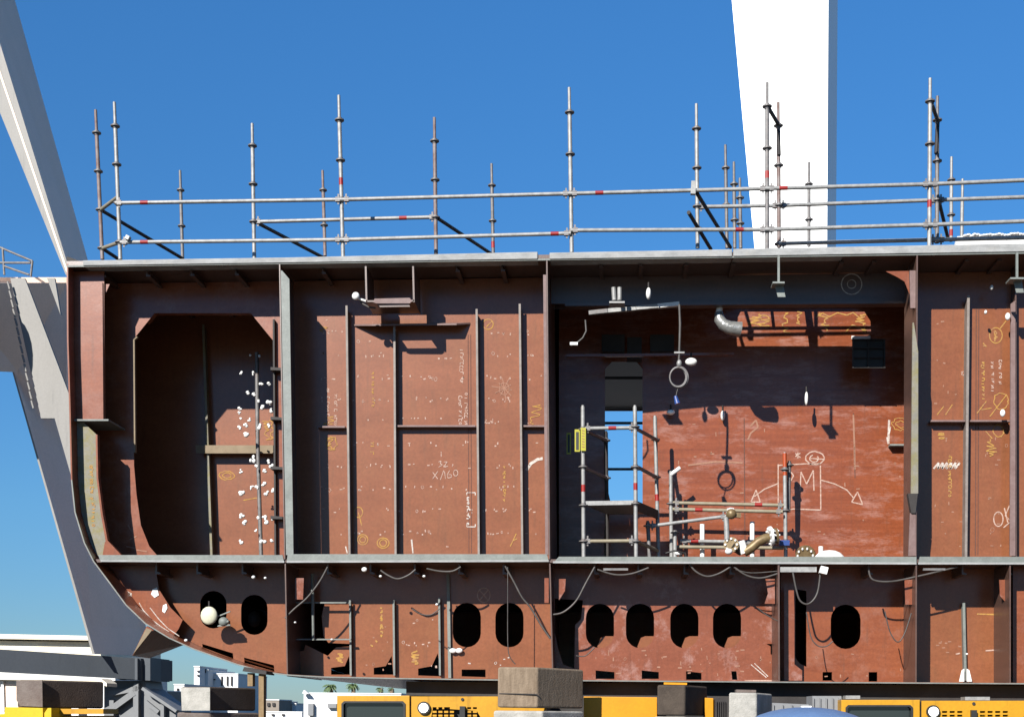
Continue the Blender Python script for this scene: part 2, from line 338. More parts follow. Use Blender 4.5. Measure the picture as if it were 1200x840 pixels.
# vertical dividers
def wall(name, x0t, yt, x0b, yb, wpx, Y0, Y1, mt='primer_dark_shade'):
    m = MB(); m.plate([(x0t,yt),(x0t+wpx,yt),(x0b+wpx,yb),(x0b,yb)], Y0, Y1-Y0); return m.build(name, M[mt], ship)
wA = wall('divider_plate', 327, deckline(327)+1, 333, 655, 1.3, 0, YD)
m = MB(); m.plate([(329,317),(330.5,317),(339,327),(343.8,649),(335.2,650)], -.008, .03); m.build('flange', M['edge_steel'], wA)
wall('divider_plate', 333.5, 660, 336, 792, 1.4, .002, 2.0)
wB = wall('divider_plate', 640, deckline(640)+1, 643, 655, 1.6, 0, YD)
m = MB(); m.plate([(636.5,322),(640,322),(642.6,650),(639,650)], .004, .03); m.build('flange', M['mauve_flange'], wB)
wall('divider_plate', 643.5, 660, 647, 798, 1.6, .002, 2.0)
wC = wall('divider_plate', 1074, deckline(1074)+1, 1072.5, 652, 1.6, 0, YB)
m = MB(); m.plate([(1071,322),(1072.6,322),(1072.6,675),(1071,675)], YD-.012, .012); m.plate([(1062,322),(1063.5,322),(1063.5,660),(1062,660)], 9.0, .01)
m = MB(); xw = P(1070,500,YD).x; zt_a, zt_b = P(1070,334,YB).z, P(1070,657,YB).z; m.box((xw,YB+.02,zt_b),(xw+.012,YD,zt_a)); m.build('divider_plate', M['primer'], ship)
m = MB(); m.plate([(1069.5,378),(1071,378),(1076,412),(1076,578),(1067.5,578)], -.008, .03); m.build('flange', M['moss_flange'], wC)
m = MB(); m.plate([(1064,578),(1075.5,578),(1073,601),(1068,601)], -.03, .09); m.build('bracket', M['dark_steel'], wC)
m = MB(); m.plate([(1066.5,601),(1073,601),(1073.5,651),(1064.5,651)], -.008, .03); m.build('flange', M['mauve_flange'], wC)
m = MB(); m.plate([(1066,317),(1075,317),(1074.5,361),(1067,361)], .05, .03); m.build('flange', M['mauve_flange'], wC)
m = MB(); m.plate([(1038,318),(1065,317.5),(1066,345),(1060,330),(1052,325)], .09, .012); m.build('bracket', M['primer'], wC)
wall('divider_plate', 1073, 661, 1072.5, 800, 1.6, .002, 2.0)
wD = wall('divider_plate', 1189.5, deckline(1190)+1, 1190, 652, 1.6, .52, YB)
m = MB(); m.plate([(1184.5,356),(1190,352),(1190,651),(1183.5,651)], .49, .03); m.build('flange', M['mauve_flange'], wD)
wall('divider_plate', 1183, 661, 1183, 800, 1.5, .004, 2.0)
w5 = wall('divider_plate', 911.5, 661, 912, 799, 2, .004, .7)

# ---- bulkhead of the second bay (traced on the plane YB)
def spots(par, x0, x1, y0, y1, n, mt='chalk', Y=YB, s=1.6):
    m = MB()
    for i in range(n):
        x, y = random.uniform(x0,x1), random.uniform(y0,y1); k = random.random(); l = random.uniform(.7, s*1.25)
        if mt == 'chalk': y = round(y/26)*26 + random.uniform(-2.5,2.5); y = min(max(y,y0),y1); l *= .8
        if k < .55: m.ribbon([(x-l,y),(x+l,y+random.uniform(-.5,.5))], Y, random.uniform(.9,1.8))
        elif k < .93: m.ribbon([(x,y-l),(x+random.uniform(-.6,.6),y+l)], Y, random.uniform(.8,1.5))
        else: m.ribbon(wob(circ(x,y,l*1.2,l*1.5,8),.4), Y, .5)
    return tag(m.build('chalk_marking', M[mt], par), kind='stuff')
def marks(par, strokes, mt, Y=YB, w=1.2):
    bb = [(min(p[0] for p in st), min(p[1] for p in st), max(p[0] for p in st), max(p[1] for p in st)) for st in strokes]
    grp = list(range(len(strokes))); g_ = 18
    for i in range(len(bb)):          # strokes that stand close together make one marking
        for j in range(i):
            a, b = bb[i], bb[j]
            if a[0]-g_ < b[2] and b[0]-g_ < a[2] and a[1]-g_ < b[3] and b[1]-g_ < a[3]:
                o_, n_ = grp[i], grp[j]; grp = [n_ if q == o_ else q for q in grp]
    for k in sorted(set(grp)):
        m = MB()
        for i, st in enumerate(strokes):
            if grp[i] == k: m.ribbon(st, Y, w, .003+.0004*(i % 5))
        m.build('chalk_marking', M[mt], par)
def scribble(x, y0, y1, n=14, a=2.2):
    return [(x+random.uniform(-a,a), y0+(y1-y0)*i/n+random.uniform(-1,1)) for i in range(n+1)]
def hand(x, y0, y1, w=3.2, step=3.6):
    """a column of small handwritten strokes"""
    out = []; y = y0
    while y < y1:
        k = random.choice('abcdefg'); x_ = x+random.uniform(-.6,.6); h = step*.8
        if k == 'a': out.append([(x_-w/2,y),(x_+w/2,y+.3)])
        elif k == 'b': out.append([(x_-w/2,y),(x_+w/2,y),(x_+w/2,y+h)])
        elif k == 'c': out.append([(x_-w/2,y+h),(x_-w/2,y),(x_+w/2,y),(x_+w/2,y+h*.8)])
        elif k == 'd': out.append(circ(x_,y+h/2,w/2.2,h/2.4,7))
        elif k == 'e': out += [[(x_-w/2,y),(x_+w/2,y+h)],[(x_+w/2,y),(x_-w/4,y+h*.6)]]
        elif k == 'f': out += [[(x_-w/2,y+h/2),(x_+w/2,y+h/2)],[(x_,y+h/2),(x_,y+h)]]
        else: out.append([(x_+w/2,y),(x_,y+h*.3),(x_+w/2,y+h*.7),(x_-w/2,y+h)])
        y += step*random.choice((1,1,1,1.1,1.7))
    return out
m = MB(); m.plate([(330,318),(641,310),(643,655),(334,655)], YB, .012); b2 = m.build('bulkhead', M['primer_brown'], ship)
def stiff(par, xt, yt, xb, yb, Y=YB, h=.15, w=2.4, mt='edge_steel', fl=1.6):
    m = MB(); m.plate([(xt-w/2,yt),(xt+w/2,yt),(xb+w/2,yb),(xb-w/2,yb)], Y-h, .012)
    m.plate([(xt-w/2,yt+4),(xt+.4,yt+4),(xb+.4,yb),(xb-w/2,yb)], Y-h+.012, h-.012)
    return m.build('stiffener', M[mt], par)
for xt, yt, xb in ((406,358,409.5),(462,382,463.5),(558.5,362,561),(609,356,612)):
    stiff(b2, xt, yt, xb, 652, mt='stiff_edge')
def shelf(par, x0, x1, y, Y=YB, h=.11, t=2, mt='mauve_flange'):
    m = MB(); m.plate([(x0,y),(x1,y),(x1,y+t),(x0,y+t)], Y-h, h); return m.build('stringer', M[mt], par)
shelf(b2, 372, 404, 499); shelf(b2, 464, 557, 498); shelf(b2, 613, 640, 498)
# trough shelf tapered at both ends
q0 = [P(414,380,YB-.01), P(551,378,YB-.01), P(535,379,YB-.20), P(436,380,YB-.20)]
m = MB(); m.hexa([Vector(v)-Vector((0,0,.02)) for v in q0], q0); m.build('stringer', M['mauve_flange'], b2)
# trunk hanging under the deck with an arched slot
trunk = MB(); trunk.plate([(427.5,312),(429.5,312),(430.5,354),(428.5,354)], .01, .52); trunk.plate([(483,312),(485,312),(486,354),(484,354)], .01, .52)
tk = trunk.build('deck_trunk', M['primer_dark_shade'], ship)
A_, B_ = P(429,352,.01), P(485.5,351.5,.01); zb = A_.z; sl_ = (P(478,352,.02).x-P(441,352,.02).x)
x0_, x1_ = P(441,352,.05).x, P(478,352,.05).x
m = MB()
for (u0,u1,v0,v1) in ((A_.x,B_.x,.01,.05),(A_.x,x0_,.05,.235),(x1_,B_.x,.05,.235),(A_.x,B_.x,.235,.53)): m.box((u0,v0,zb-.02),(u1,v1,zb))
m.build('trunk_floor', M['primer_dark_shade'], tk)
m = MB(); m.plate([(439,350),(480,349),(483,353),(480,355.5),(441,355.5),(437,354)], -.004, .012); m.build('slot_lip', M['mauve_flange'], tk)
# writing and weld seam on this bulkhead
marks(b2, [[(548.5,392),(549.5,648)],[(551.5,392),(552.5,648)]], 'seam', w=.8)
for a in ((376,402,375,492,22),(414,458,400,492,22),(415,458,505,640,30),(468,545,420,490,34),(467,553,510,640,44),(565,604,378,640,60),(615,635,380,640,18),(377,404,510,640,16)): spots(b2, *a)
marks(b2, hand(384,455,497)+hand(393,462,497)+hand(541,410,448,3.6)+hand(539,464,498)+hand(546,460,498), 'chalk', w=.9)
marks(b2, hand(548.5,582,613,2.6,3.0), 'chalk_white', w=1.2)
marks(b2, [[(547,577),(557,577)],[(547,577),(547,580)],[(557,577),(557,580)],[(547,617),(557,617)],[(547,617),(547,614)],[(557,617),(557,614)]], 'chalk_white', w=1.2)
marks(b2, hand(437,436,478,2.6,3)+hand(591,546,586,2.4,3)+[scribble(387,512,528,10,6), scribble(380,380,390,8,6), scribble(385,488,497,7,7), scribble(627,474,497,12,8), wob(circ(389,519,6,8),1.5)]+hand(436,518,530,4,4), 'chalk_yellow', w=1.0)
marks(b2, [circ(420,600,5,6), circ(425,632,6,6), circ(425,632,3.4,3.6), circ(449,636,7,6), circ(449,636,4,4), circ(572,380,6,6), [(570,383),(577,376)], [(420,600),(424,616)], [(598,640),(605,625)], [(601,633),(606,631)]], 'chalk_yellow', w=1.2)
# star burst scrawl
cx, cy = 591, 455
marks(b2, [[(cx,cy),(cx+math.cos(a)*r_, cy+math.sin(a)*r_)] for a, r_ in [(k*.62+.2, 9+6*((k*7)%3)/2) for k in range(10)]] + [wob(circ(cx,cy,6,7),1)], 'chalk_faint', w=1.0)
# faint "32" above "X160" marking
marks(b2, [[(517,529),(517,535)], [(514,541),(517,540),(516,543),(518,545),(514,547)], [(520,541),(524,541),(520,547),(525,546)],
           [(507,553),(513,561)],[(513,552),(507,561)],[(516,562),(520,551)],[(521,552),(522,561)],[(527,551),(524,556),(525,560),(529,559),(529,556),(525,556)],circ(534,554,2.6,3.6,10)], 'chalk', w=.8)
m = MB()
for rr_, x_ in ((30,0),):
    pts = [(617,551),(622,543),(630,538),(636,537)]
    m.ribbon(pts, YB, 3.4)
m.build('chalk_marking', M['chalk_white'], b2)
marks(b2, [[(482+i*.5,632),(484,648)] for i in range(2)]+[[(405,640),(407,648)]], 'chalk_white', w=1.5)

# ---- first bay
# shallow web along the shell
YW = .19
m = MB(); m.plate([(79,313),(122,313),(122,491),(82,491)], YW, .012); w1 = m.build('frame_web', M['primer'], ship)
m = MB(); m.plate([(118,331),(120,331),(121,492),(119,492)], YW-.02, .08); m.build('face_plate', M['primer'], w1)
m = MB(); m.plate([(120,333),(128.5,333),(121,350)], YW+.03, .012); m.build('bracket', M['primer'], w1)
shelf(w1, 84, 127, 491, Y=YB, h=.60, t=2, mt='edge_steel')
m = MB(); m.plate([(82,493),(96,493),(113,509),(113,560),(118,600),(124,633),(141,651),(114,651),(100,640),(88,600),(83,560)], YW, .012); w2 = m.build('frame_web', M['moss_flange'], ship)
m = MB(); m.plate([(112,509),(114,509),(115,560),(120,600),(126,633),(142,650),(139,651),(124,635),(118,602),(113,560)], YW-.02, .08); m.build('face_plate', M['primer'], w2)
m = MB(); m.plate([(123,634),(141,651),(120,651)], YW-.01, .008); m.build('bracket', M['primer'], w2)
marks(w2, hand(107,545,585,3.6,3.4)+hand(109,588,618,3.6,3.4), 'chalk_yellow', Y=YW, w=1.1)
# ring frame with a chamfered opening
op = [(156,398),(181,367),(294,367),(320,399),(322,655),(188,655),(175,640),(165,615),(160,580),(157,545)]
m = MB(); m.plate([[(80,314),(330,312),(336,656),(100,656),(83,562)], op], YB, .012); rg = m.build('ring_frame', M['primer'], ship)
def rim(par, pts, Y0, Y1, t=1.4, mt='primer', name='face_plate'):
    m = MB(); m.plate(pts + inner_of(pts, t)[::-1], Y0, Y1-Y0); return m.build(name, M[mt], par)
rim(rg, [(157,530),(156,398),(160,394)], YB-.05, YB+.0, -1.6, 'tan_flange')
rim(rg, [(172,378),(181,367),(294,367),(320,399),(322,655)], YB+.013, YB+.12, 1.4, 'primer')
m = MB(); m.plate([(319.5,374),(321.5,374),(323.5,652),(321.5,652)], YB-.07, .065); m.build('face_plate', M['dark_steel'], rg)
for y in (432,490,548,606):
    m = MB(); m.plate([(317,y-2),(331,y-1),(331,y+2),(317,y+1.5)], YB-.16, .15); m.build('clip', M['dark_steel'], rg)
marks(rg, [[(150,615),(156,625)],[(152,632),(160,628)],[(148,640),(158,642)],[(160,644),(172,646)]], 'chalk_faint', w=1.5)
# deep bulkhead behind the opening
m = MB(); m.plate([(85,330),(655,320),(655,690),(120,690)], YD, .012); bd = m.build('bulkhead', M['primer_brown'], ship)
stiff(bd, 238, 380, 248, 660, Y=YD, h=.15, w=2.6, mt='moss_flange')
m = MB(); m.plate([(229,521.5),(330,521.5),(330,531),(230,531)], YD-.19, .012); m.plate([(229,521.5),(330,521.5),(330,523),(229,523)], YD-.178, .178); m.build('stringer', M['tan_flange'], bd)
marks(bd, [wob(circ(266,557,9,5),.8), wob(circ(266,557,5,3),.5), [(285,586),(302,583)], scribble(312,493,515,14,5), scribble(318,493,515,14,4)], 'chalk_yellow', Y=YD, w=1.2)

# white capped pipe ends beside a grey upright
def lamp_blob(x, y, Y, r, name='white_cap'):
    pass
upr = MB(); upr.tube([P(301,413,1.55), P(302,520,1.55), P(306,652,1.55)], .028, 10)
cp = upr.build('cable_riser', M['galv_dull']); tag(cp, 'grey upright pipe dotted with white foam clumps inside the left bay opening', 'pipe')
caps = [(282,437,3),(297,437,4),(306,449,4),(315,449,4),(290,460,4),(297,462,4),(281,478,4),(281,484,3.4),(304,470,3.5),(309,478,6),(315,470,6),(317,482,6),(316,499,4.5),(304,500,5),(292,492,4),(288,498,4),(281,501,4.5),(290,508,6),(282,491,3),(296,538,6),(301,570,5),(310,568,5),(310,552,4.5),(318,547,5),(283,552,4),(295,571,4),(284,577,6),(312,577,5),(320,575,4),(284,605,5),(286,612,5),(303,606,4),(311,607,5),(313,612,5),(320,608,4),(283,635,5),(308,634,6),(318,634,4),(305,417,3),(293,417,2.6),(316,541,4),(300,545,4),(300,621,3)]
for i, (x, y, r) in enumerate(caps):
    m = MB(); c = P(x, y, random.uniform(1.2,1.5)); k = r*PXM(0,1.4)*.6
    k *= .95
    for q in range(3): m.ball(c+Vector((random.uniform(-.7,.7),random.uniform(-.3,.3),random.uniform(-.7,.7)))*k, (k*random.uniform(.5,.95), k*.7, k*random.uniform(.5,.95)), 8, 6)
    o = m.build('foam_clump', M['white'], cp)

# ---- third bay: deep bulkhead with a doorway
door = [(709,432),(717,424),(746,424),(753,432),(753,590),(716,590),(709,560)]
m = MB(); m.plate([[(645,320),(1082,314),(1082,690),(645,690)], door], YD, .012); b3 = m.build('bulkhead', M['primer_scuffed'], ship)
for y in (441,494,548):
    m = MB(); m.plate([(709,y),(753,y),(753,y+2.4),(709,y+2.4)], YD+.3, .05); m.build('door_rung', M['dark_steel'], b3)
m = MB(); m.plate([(743,482),(745,482),(745,590),(743,590)], YD+.9, .05); m.build('far_post', M['galv'], b3)
# a cross wall far behind that blocks the upper doorway
m = MB(); m.plate([(662,300),(980,300),(980,481),(662,481)], YE-.13, .05); m.build('rear_header', M['primer'], ship)
m = MB(); m.plate([(470,700),(780,700),(780,809),(470,807)], YE-.12, .03); m.build('rear_plate', M['primer'], ship)
m = MB(); m.plate([(260,300),(660,300),(690,812),(475,812),(392,800),(260,760)], YE-.1, .05); m.build('rear_plate', M['primer'], ship)
m = MB(); m.plate([(772,482),(1098,482),(1098,811),(772,809)], YE-.14, .03); m.build('rear_plate', M['primer'], ship)
# seams of the bulkhead plates
marks(b3, [[(872,490),(873,648)],[(1000,484),(1002,560)]], 'seam', Y=YD, w=1.1)
# deck transverse over this bay
m = MB(); m.plate([(646,306),(1074,300),(1074,354),(646,356)], YB, .012); tb = m.build('deck_beam', M['primer_dark_shade'], ship)
m = MB(); m.plate([(662,355),(1066,352),(1066,355.5),(662,358.5)], YB-.05, .16); m.build('beam_flange', M['primer_dark_shade'], tb)
marks(b3, [scribble(885,370,384,20,9), scribble(895,368,384,16,8), scribble(922,366,390,16,6), scribble(937,366,380,12,4)], 'chalk_yellow', Y=YD, w=1.3)
marks(b3, [scribble(965,366,388,12,7), wob([(955,373),(963,367),(972,372),(982,366),(992,370),(1000,367),(1008,373),(1014,370)],1), scribble(1008,368,390,16,7), wob([(990,390),(998,380),(1010,384),(1016,388)],1)], 'chalk_yellow', Y=YD, w=1.4)
m = MB(); m.plate([(998,393.5),(1020,393.5),(1020,397),(998,397)], YD-.06, .03); m.build('white_batten', M['white'], b3)
# chalk drawing: a boxed M, a ringed G and two arrows
K = []
K += [wob([(912,544),(912,600)],.5), wob([(911,545),(944,543),(961,543)],.4), wob([(961,545),(962,598)],.5), wob([(912,599),(930,596),(961,597)],.5)]
K += [[(920,575),(921,553),(926,552),(930,557),(927,563),(921,564)]]
K += [wob([(938,575),(939,553),(945,567),(953,551),(954,575)],.4)]
K += [wob(circ(955,536.5,11,7.5),.4), wob(circ(954,537,5,4.2,12,-40,250),.3), [(950,537),(965,538)]]
K += [wob([(932,535),(938,531)],.3),[(932,531),(938,536)],[(935,530),(935,537)]]
K += [wob([(911,566),(896,573),(884,582)],.5), [(886,574),(880,588),(891,588),(886,574)]]
K += [wob([(962,562),(978,567),(992,574),(1000,583)],.5), [(1005,576),(1011,591),(998,588)], [(1005,576),(998,588)]]
marks(b3, K, 'chalk', Y=YD, w=1.4)
marks(b3, [wob(circ(1055,497,10,7),1.2), wob(circ(1056,497,6,4),1)], 'chalk_yellow', Y=YD, w=.9)
spots(b3, 775, 1060, 495, 640, 26, 'chalk_faint', YD, 2)
marks(b3, [[(1042,492),(1041,520)],[(1043,500),(1041,510)],[(1040,512),(1041,520)]], 'chalk_white', Y=YD, w=2.4)
marks(b3, [wob([(880,500),(886,492),(888,500),(880,508),(876,516)],1) , wob([(1000,486),(1001,520),(1002,550)],.5), wob([(806,545),(840,540),(870,543)],1)], 'chalk_faint', Y=YD, w=2.0)
shelf(b3, 1043, 1074, 520, Y=YD, h=.13, t=2, mt='edge_steel')
# shaded window grid
wg = MB()
for x in (999,1017,1036): wg.plate([(x,397),(x+1.5,397),(x+1.5,431),(x,431)], 1.5, .03)
for y in (397,407,418,430): wg.plate([(1000,y),(1037,y),(1037,y+1.2),(1000,y+1.2)], 1.51, .02)
wg.build('grid_panel', M['dark_steel'], ship)
m = MB(); m.plate([(1000,398),(1037,398),(1037,431),(1000,431)], 1.56, .01); m.build('grid_back', M['black'], ship)
m = MB(); m.ribbon(circ(998,333,12,12), YB, 1.2, .004); m.ribbon(circ(998,333,5,5), YB, 1.0, .004); m.build('chalk_marking', M['chalk_white'], tb)
# flat bar hangers with feet
for (x, yb, w) in ((912.5,332,7),(1192,327,8)):
    m = MB(); m.plate([(x-1.3,deckline(x)),(x+1.3,deckline(x)),(x+1.3,yb-2),(x-1.3,yb-2)], -.03, .03); m.plate([(x-w,yb-2),(x+w,yb-2),(x+w,yb),(x-w,yb)], -.09, .2)
    m.plate([(x-5,yb),(x+5,yb),(x+8,yb+16),(x-1,yb+16)], .03, .012)
    m.build('hanger', M['edge_steel'], td)
# box like items tucked under the deck
m = MB(); m.plate([(735,395),(752,395),(752,420),(735,420)], 1.7, .2); m.plate([(705,392),(732,392),(732,412),(705,412)], 1.7, .2); m.plate([(762,392),(790,392),(790,412),(762,412)], 1.7, .2); m.build('wall_box', M['dark_steel'], ship)
m = MB(); m.plate([(663,415),(860,413),(860,416),(663,418)], 1.5, .06); m.build('pipe_rail', M['primer'], ship)

# ---- fourth bay
m = MB(); m.plate([(1072,316),(1264,312),(1264,660),(1072,660)], YB, .012); b4 = m.build('bulkhead', M['primer_brown'], ship)
stiff(b4, 1135, 346, 1132, 652, w=3.0, mt='stiff_edge')
shelf(b4, 1091, 1131, 492, h=.13); shelf(b4, 1137, 1184, 492, h=.13)
marks(b4, [[(1144,362),(1143,650)],[(1147,362),(1146,650)]], 'seam', w=1)
marks(b4, [circ(1167,393,7.5,9), [(1172,385),(1179,376)], [(1165,388),(1167,398)], scribble(1167,386,400,8,2), [(1152,402),(1156,406),(1152,405)], [(1152,424),(1152,425)]]+hand(1152,424,472,3,3.2)+[[(1152,474),(1152,475)]], 'chalk_yellow', w=1.2)
marks(b4, hand(1163,424,458,3,3.2)+hand(1172,422,452,3,3.2)+[scribble(1129,433,441,6,3)], 'chalk', w=.9)
marks(b4, [wob(circ(1170,505,6,7),.6),wob(circ(1173,470,8,10),1), scribble(1163,515,535,12,8), [(1155,505),(1163,514)],[(1178,505),(1173,512)], [(1113,533),(1113,534)], [(1098,486),(1106,476)],[(1108,486),(1116,474)],[(1145,484),(1156,470)],[(1160,488),(1180,462)],[(1150,480),(1162,478)]]+hand(1113,535,582,3.4,3.4)+hand(1103,507,514,8,2.4), 'chalk_yellow', w=1.1)
marks(b4, [[(1094+i*5,549),(1100+i*5,542)] for i in range(6)] + [[(1100+i*5,542),(1099+i*5,549)] for i in range(5)], 'chalk_white', w=2.2)
# OK written on a slant
marks(b4, [circ(1170,608,5.5,8.5,18), [(1177,595),(1181,612)], [(1183,592),(1178,604)], [(1178,604),(1184,610)], [(1176,618),(1183,612)]], 'chalk', w=1.3)
for a in ((1095,1128,505,640,14),(1150,1180,510,645,14),(1096,1128,370,480,8)): spots(b4, *a, 'chalk_faint')
for (x, y, r) in ((1181,371,4.5),(1155,366,2.5),(1175,484,4.5),(1162,337,3)):
    m = MB(); m.ball(P(x,y,.45), (r*.0105*.7,.03,r*.0105), 10, 7); m.build('lug', M['white'], b4)

# ---- double bottom: floor plates on the plane YB
def notchloop(x0, x1, y0, y1, s=0): return [(x0,y0),(x1,y0+s),(x1,y1+s),(x0,y1)]
# left, bilge
blg = [(112,661),(182,661),(186,690),(200,712),(214,726),(204,748),(198,746),(170,729),(147,707),(128.5,682)]
m = MB(); m.plate(blg, .48, .012); bw = m.build('bilge_web', M['primer'], ship)
marks(bw, [wob([(163,706),(168,715),(178,726),(190,735),(198,740)],.4), wob([(176,712),(186,725),(196,736)],.5), [(197,736),(210,745)], scribble(152,692,702,8,4)], 'chalk_white', Y=.48, w=1.0)
m = MB(); m.plate([(179,690),(184,688),(186,697),(181,700),(177,696)], .47, .008); m.plate([(191,709),(195,707),(196,712),(193,718),(190,716)], .47, .008); m.build('bare_patch', M['white'], bw)
fl1 = [(140,661),(335,661),(337,790),(312,787),(278,777),(227,759),(198,746),(165,722)]
m = MB(); m.plate([fl1, oval(250,714,31,44), oval(298,720,31,47), [(237,754),(273,765),(273.5,773.2),(237.5,761.2)], [(286,770),(321,779),(321.5,786.2),(286.5,777.8)]], YB, .012)
f1 = m.build('floor_plate', M['primer_brown'], ship)
# second
ov = [(547,732),(597,732)]
sl = lambda x: 795+(x-476)*.006
fl2 = [(336,661),(646,661),(648,796),(580,795),(476,794),(377,792),(338,790)]
hl = [[(341,706),(380,706),(377,722),(379,745),(385,753),(411,754),(411,757),(394,758),(384,768),(358,755),(356,762),(346,764),(346,789),(341,789)]]
m = MB(); m.plate([fl2]+hl+[oval(x,y,33,52) for x,y in ov]+[[(388,782),(404,780),(409,768),(411,790),(388,790)],[(438,782),(452,780),(459,768),(461,790),(438,790)],[(490,783),(506,780),(513,765),(517,790),(517,792),(490,791)],[(541,784),(569,784),(569,793),(541,792)]], YB, .012)
f2 = m.build('floor_plate', M['primer_brown'], ship)
for xt, yt in ((410,703),(461,703),(514.5,700)): stiff(f2, xt, yt, xt+1, 791, w=2.2, h=.09)
stiff(f2, 525, 672, 527, 794, w=3.4, h=.05)
marks(f2, [circ(567,697,7.5,8.5), [(562,691),(572,703)], [(572,691),(562,703)]], 'chalk', w=1.1)
marks(f2, hand(447,712,745,2.6,3)+[[(447,745),(447,746)], [(434,755),(437,757)], [(440,750),(442,752)], scribble(487,762,778,16,5), scribble(397,765,776,10,6)], 'chalk_yellow', w=1.8)
spots(f2, 428, 458, 716, 786, 8, 'chalk_faint'); spots(f2, 470, 512, 716, 790, 14); spots(f2, 540, 640, 762, 782, 5, 'chalk_white')
m = MB(); m.ball(P(531,762,YB-.05), (.05,.03,.035), 10, 7); m.ball(P(538,762,YB-.05), (.05,.03,.035), 10, 7); m.build('lug', M['white'], f2)
m = MB()
for y in (705,748): m.plate([(336,y),(411,y),(411,y+1.6),(336,y+1.6)], .52, .03)
m.tube([P(366,672,.5), P(367,750,.5)], .022, 8); m.build('pipe_frame', M['edge_steel'], f2)
# third
ov3 = [(703,733),(750,733),(802,733),(852,733)]
fl3 = [(646,661),(912,661),(912,798),(648,796)]
m = MB(); m.plate([fl3]+[oval(x,y,33,52) for x,y in ov3]+[[(650,701),(683,703),(681,725),(674,732),(673,783),(660,778),(654,760),(650,740)]]+[[(698,785),(720,787),(720,795),(698,795)],[(752,785),(772,787),(772,795),(752,795)],[(804,786),(822,788),(822,796),(804,796)],[(857,786),(863,786),(864,796),(858,796)],[(898,754),(910,754),(910,770),(903,766),(903,757)]], YB, .012)
f3 = m.build('floor_plate', M['primer_pale'], ship)
for x, y in ov3:
    m = MB(); m.plate([(x+16,y+12),(x+17.5,y+26),(x-2,y+28),(x-3,y+24),(x+1,y+14),(x+6,y+12)], YB+.03, .012); m.build('sun_catch_plate', M['primer_brown'], f3)  # small plate added behind each oval, cut to its sunlit corner
marks(f3, [wob([(880,778),(898,793)],.4), wob([(884,777),(900,792)],.4)], 'chalk_white', w=1.0)
marks(f3, [wob([(873,797),(912,797)],.2)], 'chalk', w=1.6)
spots(f3, 690, 905, 760, 792, 30, 'chalk_faint', s=2.5)
# fourth, with slot
fl4 = [(915,661),(1073,661),(1073,799.5),(915,798)]
m = MB(); m.plate([fl4, oval(991,734,35,52), [(932,690),(945,692),(945,781),(937,777),(932,770)], [(964,787),(975,787),(975,797),(964,797)],[(1018,787),(1028,787),(1028,798),(1018,798)],[(1061,755),(1072,755),(1072,798),(1070,790)]], YB, .012)
f4 = m.build('floor_plate', M['primer'], ship)
spots(f4, 950, 1060, 765, 795, 6, 'chalk_faint')
m = MB(); m.plate([(1072,661),(1264,661),(1264,801),(1072,799)], YB, .012); f5 = m.build('floor_plate', M['primer_brown'], ship)
stiff(f5, 1129.5, 706, 1131.5, 797, w=3, h=.09)
m = MB(); m.plate([(1127,785),(1130,783),(1130,798),(1124,798)], .55, .012); m.plate([(1133,783),(1136,785),(1139,798),(1133,798)], .55, .012); m.build('bracket', M['white'], f5)
marks(f5, [[(1145,719),(1178,720)]], 'chalk_yellow', w=1.6)
marks(f5, [circ(1174,734,4,9), [(1174,728),(1174,746)], [(1120,766),(1125,765)], [(1155,762),(1170,761)]], 'chalk', w=1.5)
spots(f5, 1096, 1126, 750, 765, 8, 'chalk_faint')
xe = P(1286,500,0).x; m = MB(); m.box((xe,.03,P(1286,799,0).z),(xe+.012,YE-.05,P(1286,297,0).z)); m.build('side_plate', M['primer'], ship)
# lit shallow brackets at bay corners under the middle deck
for pl, mt in (([(346,677),(356,677),(355,702),(346,702)],'primer_pale'), ([(655,678),(663,678),(662,692),(655,703)],'primer_pale'), ([(638,677),(643,677),(643,706),(638,706)],'primer_pale'),
           ([(897,678),(908,678),(908,707),(896,707),(900,695)],'primer_pale'), ([(1060,679),(1072,679),(1072,708),(1061,708)],'primer_pale'), ([(1171,679),(1183,679),(1183,710),(1172,698)],'primer_pale'), ([(919,684),(930,684),(931,720),(931,778),(940,785),(940,797),(919,797)],'primer_pale')):
    m = MB(); m.plate(pl, .2 if pl[0][0] != 919 else .33, .012); m.build('bracket', M[mt], ship)
m = MB(); m.plate([(1187,661),(1270,661),(1270,800),(1187,800)], .42, .012); m.build('floor_plate', M['primer'], ship)
# small white lugs and pipe stubs under the middle deck
for (x, y, r) in ((297,676,3.2),(311,677,2.4),(427,667,4.6),(446,675,2.6),(497,675,2.6),(218,750,3),(346,729,2),(389,749,2.2),(512,708,2.5),(1133,766,2)):
    m = MB(); m.ball(P(x,y,.06), (r*.008,.025,r*.0065), 10, 7); m.build('lug', M['white'], ship)
CLIP = False
# bracket fixed to the outside of the bilge
a = [P(155,768,.03), P(180,738,.03), P(172,733,.03)]; b_ = [P(175,771,.75), P(216,755,1.2), P(210,745,1.2)]
m = MB(); m.add(a+b_, [(0,1,4,3),(1,2,5,4),(2,0,3,5),(3,4,5),(0,2,1)]); m.build('bilge_bracket', M['primer'], ship)
m = MB(); m.plate([(156,766),(171.5,735.5),(178,738)], .012, .012); m.build('bilge_bracket_end', M['tan_flange'], ship)
# dark bearer under the bottom plate
m = MB(); m.plate([(476,798),(1290,803.5),(1290,850),(560,850),(560,815.5),(476,814.5)], .25, 1.2); o = m.build('bearer_beam', M['dark_steel']); tag(o, 'long black steel bearer running under the bottom plate of the hull block', 'beam')

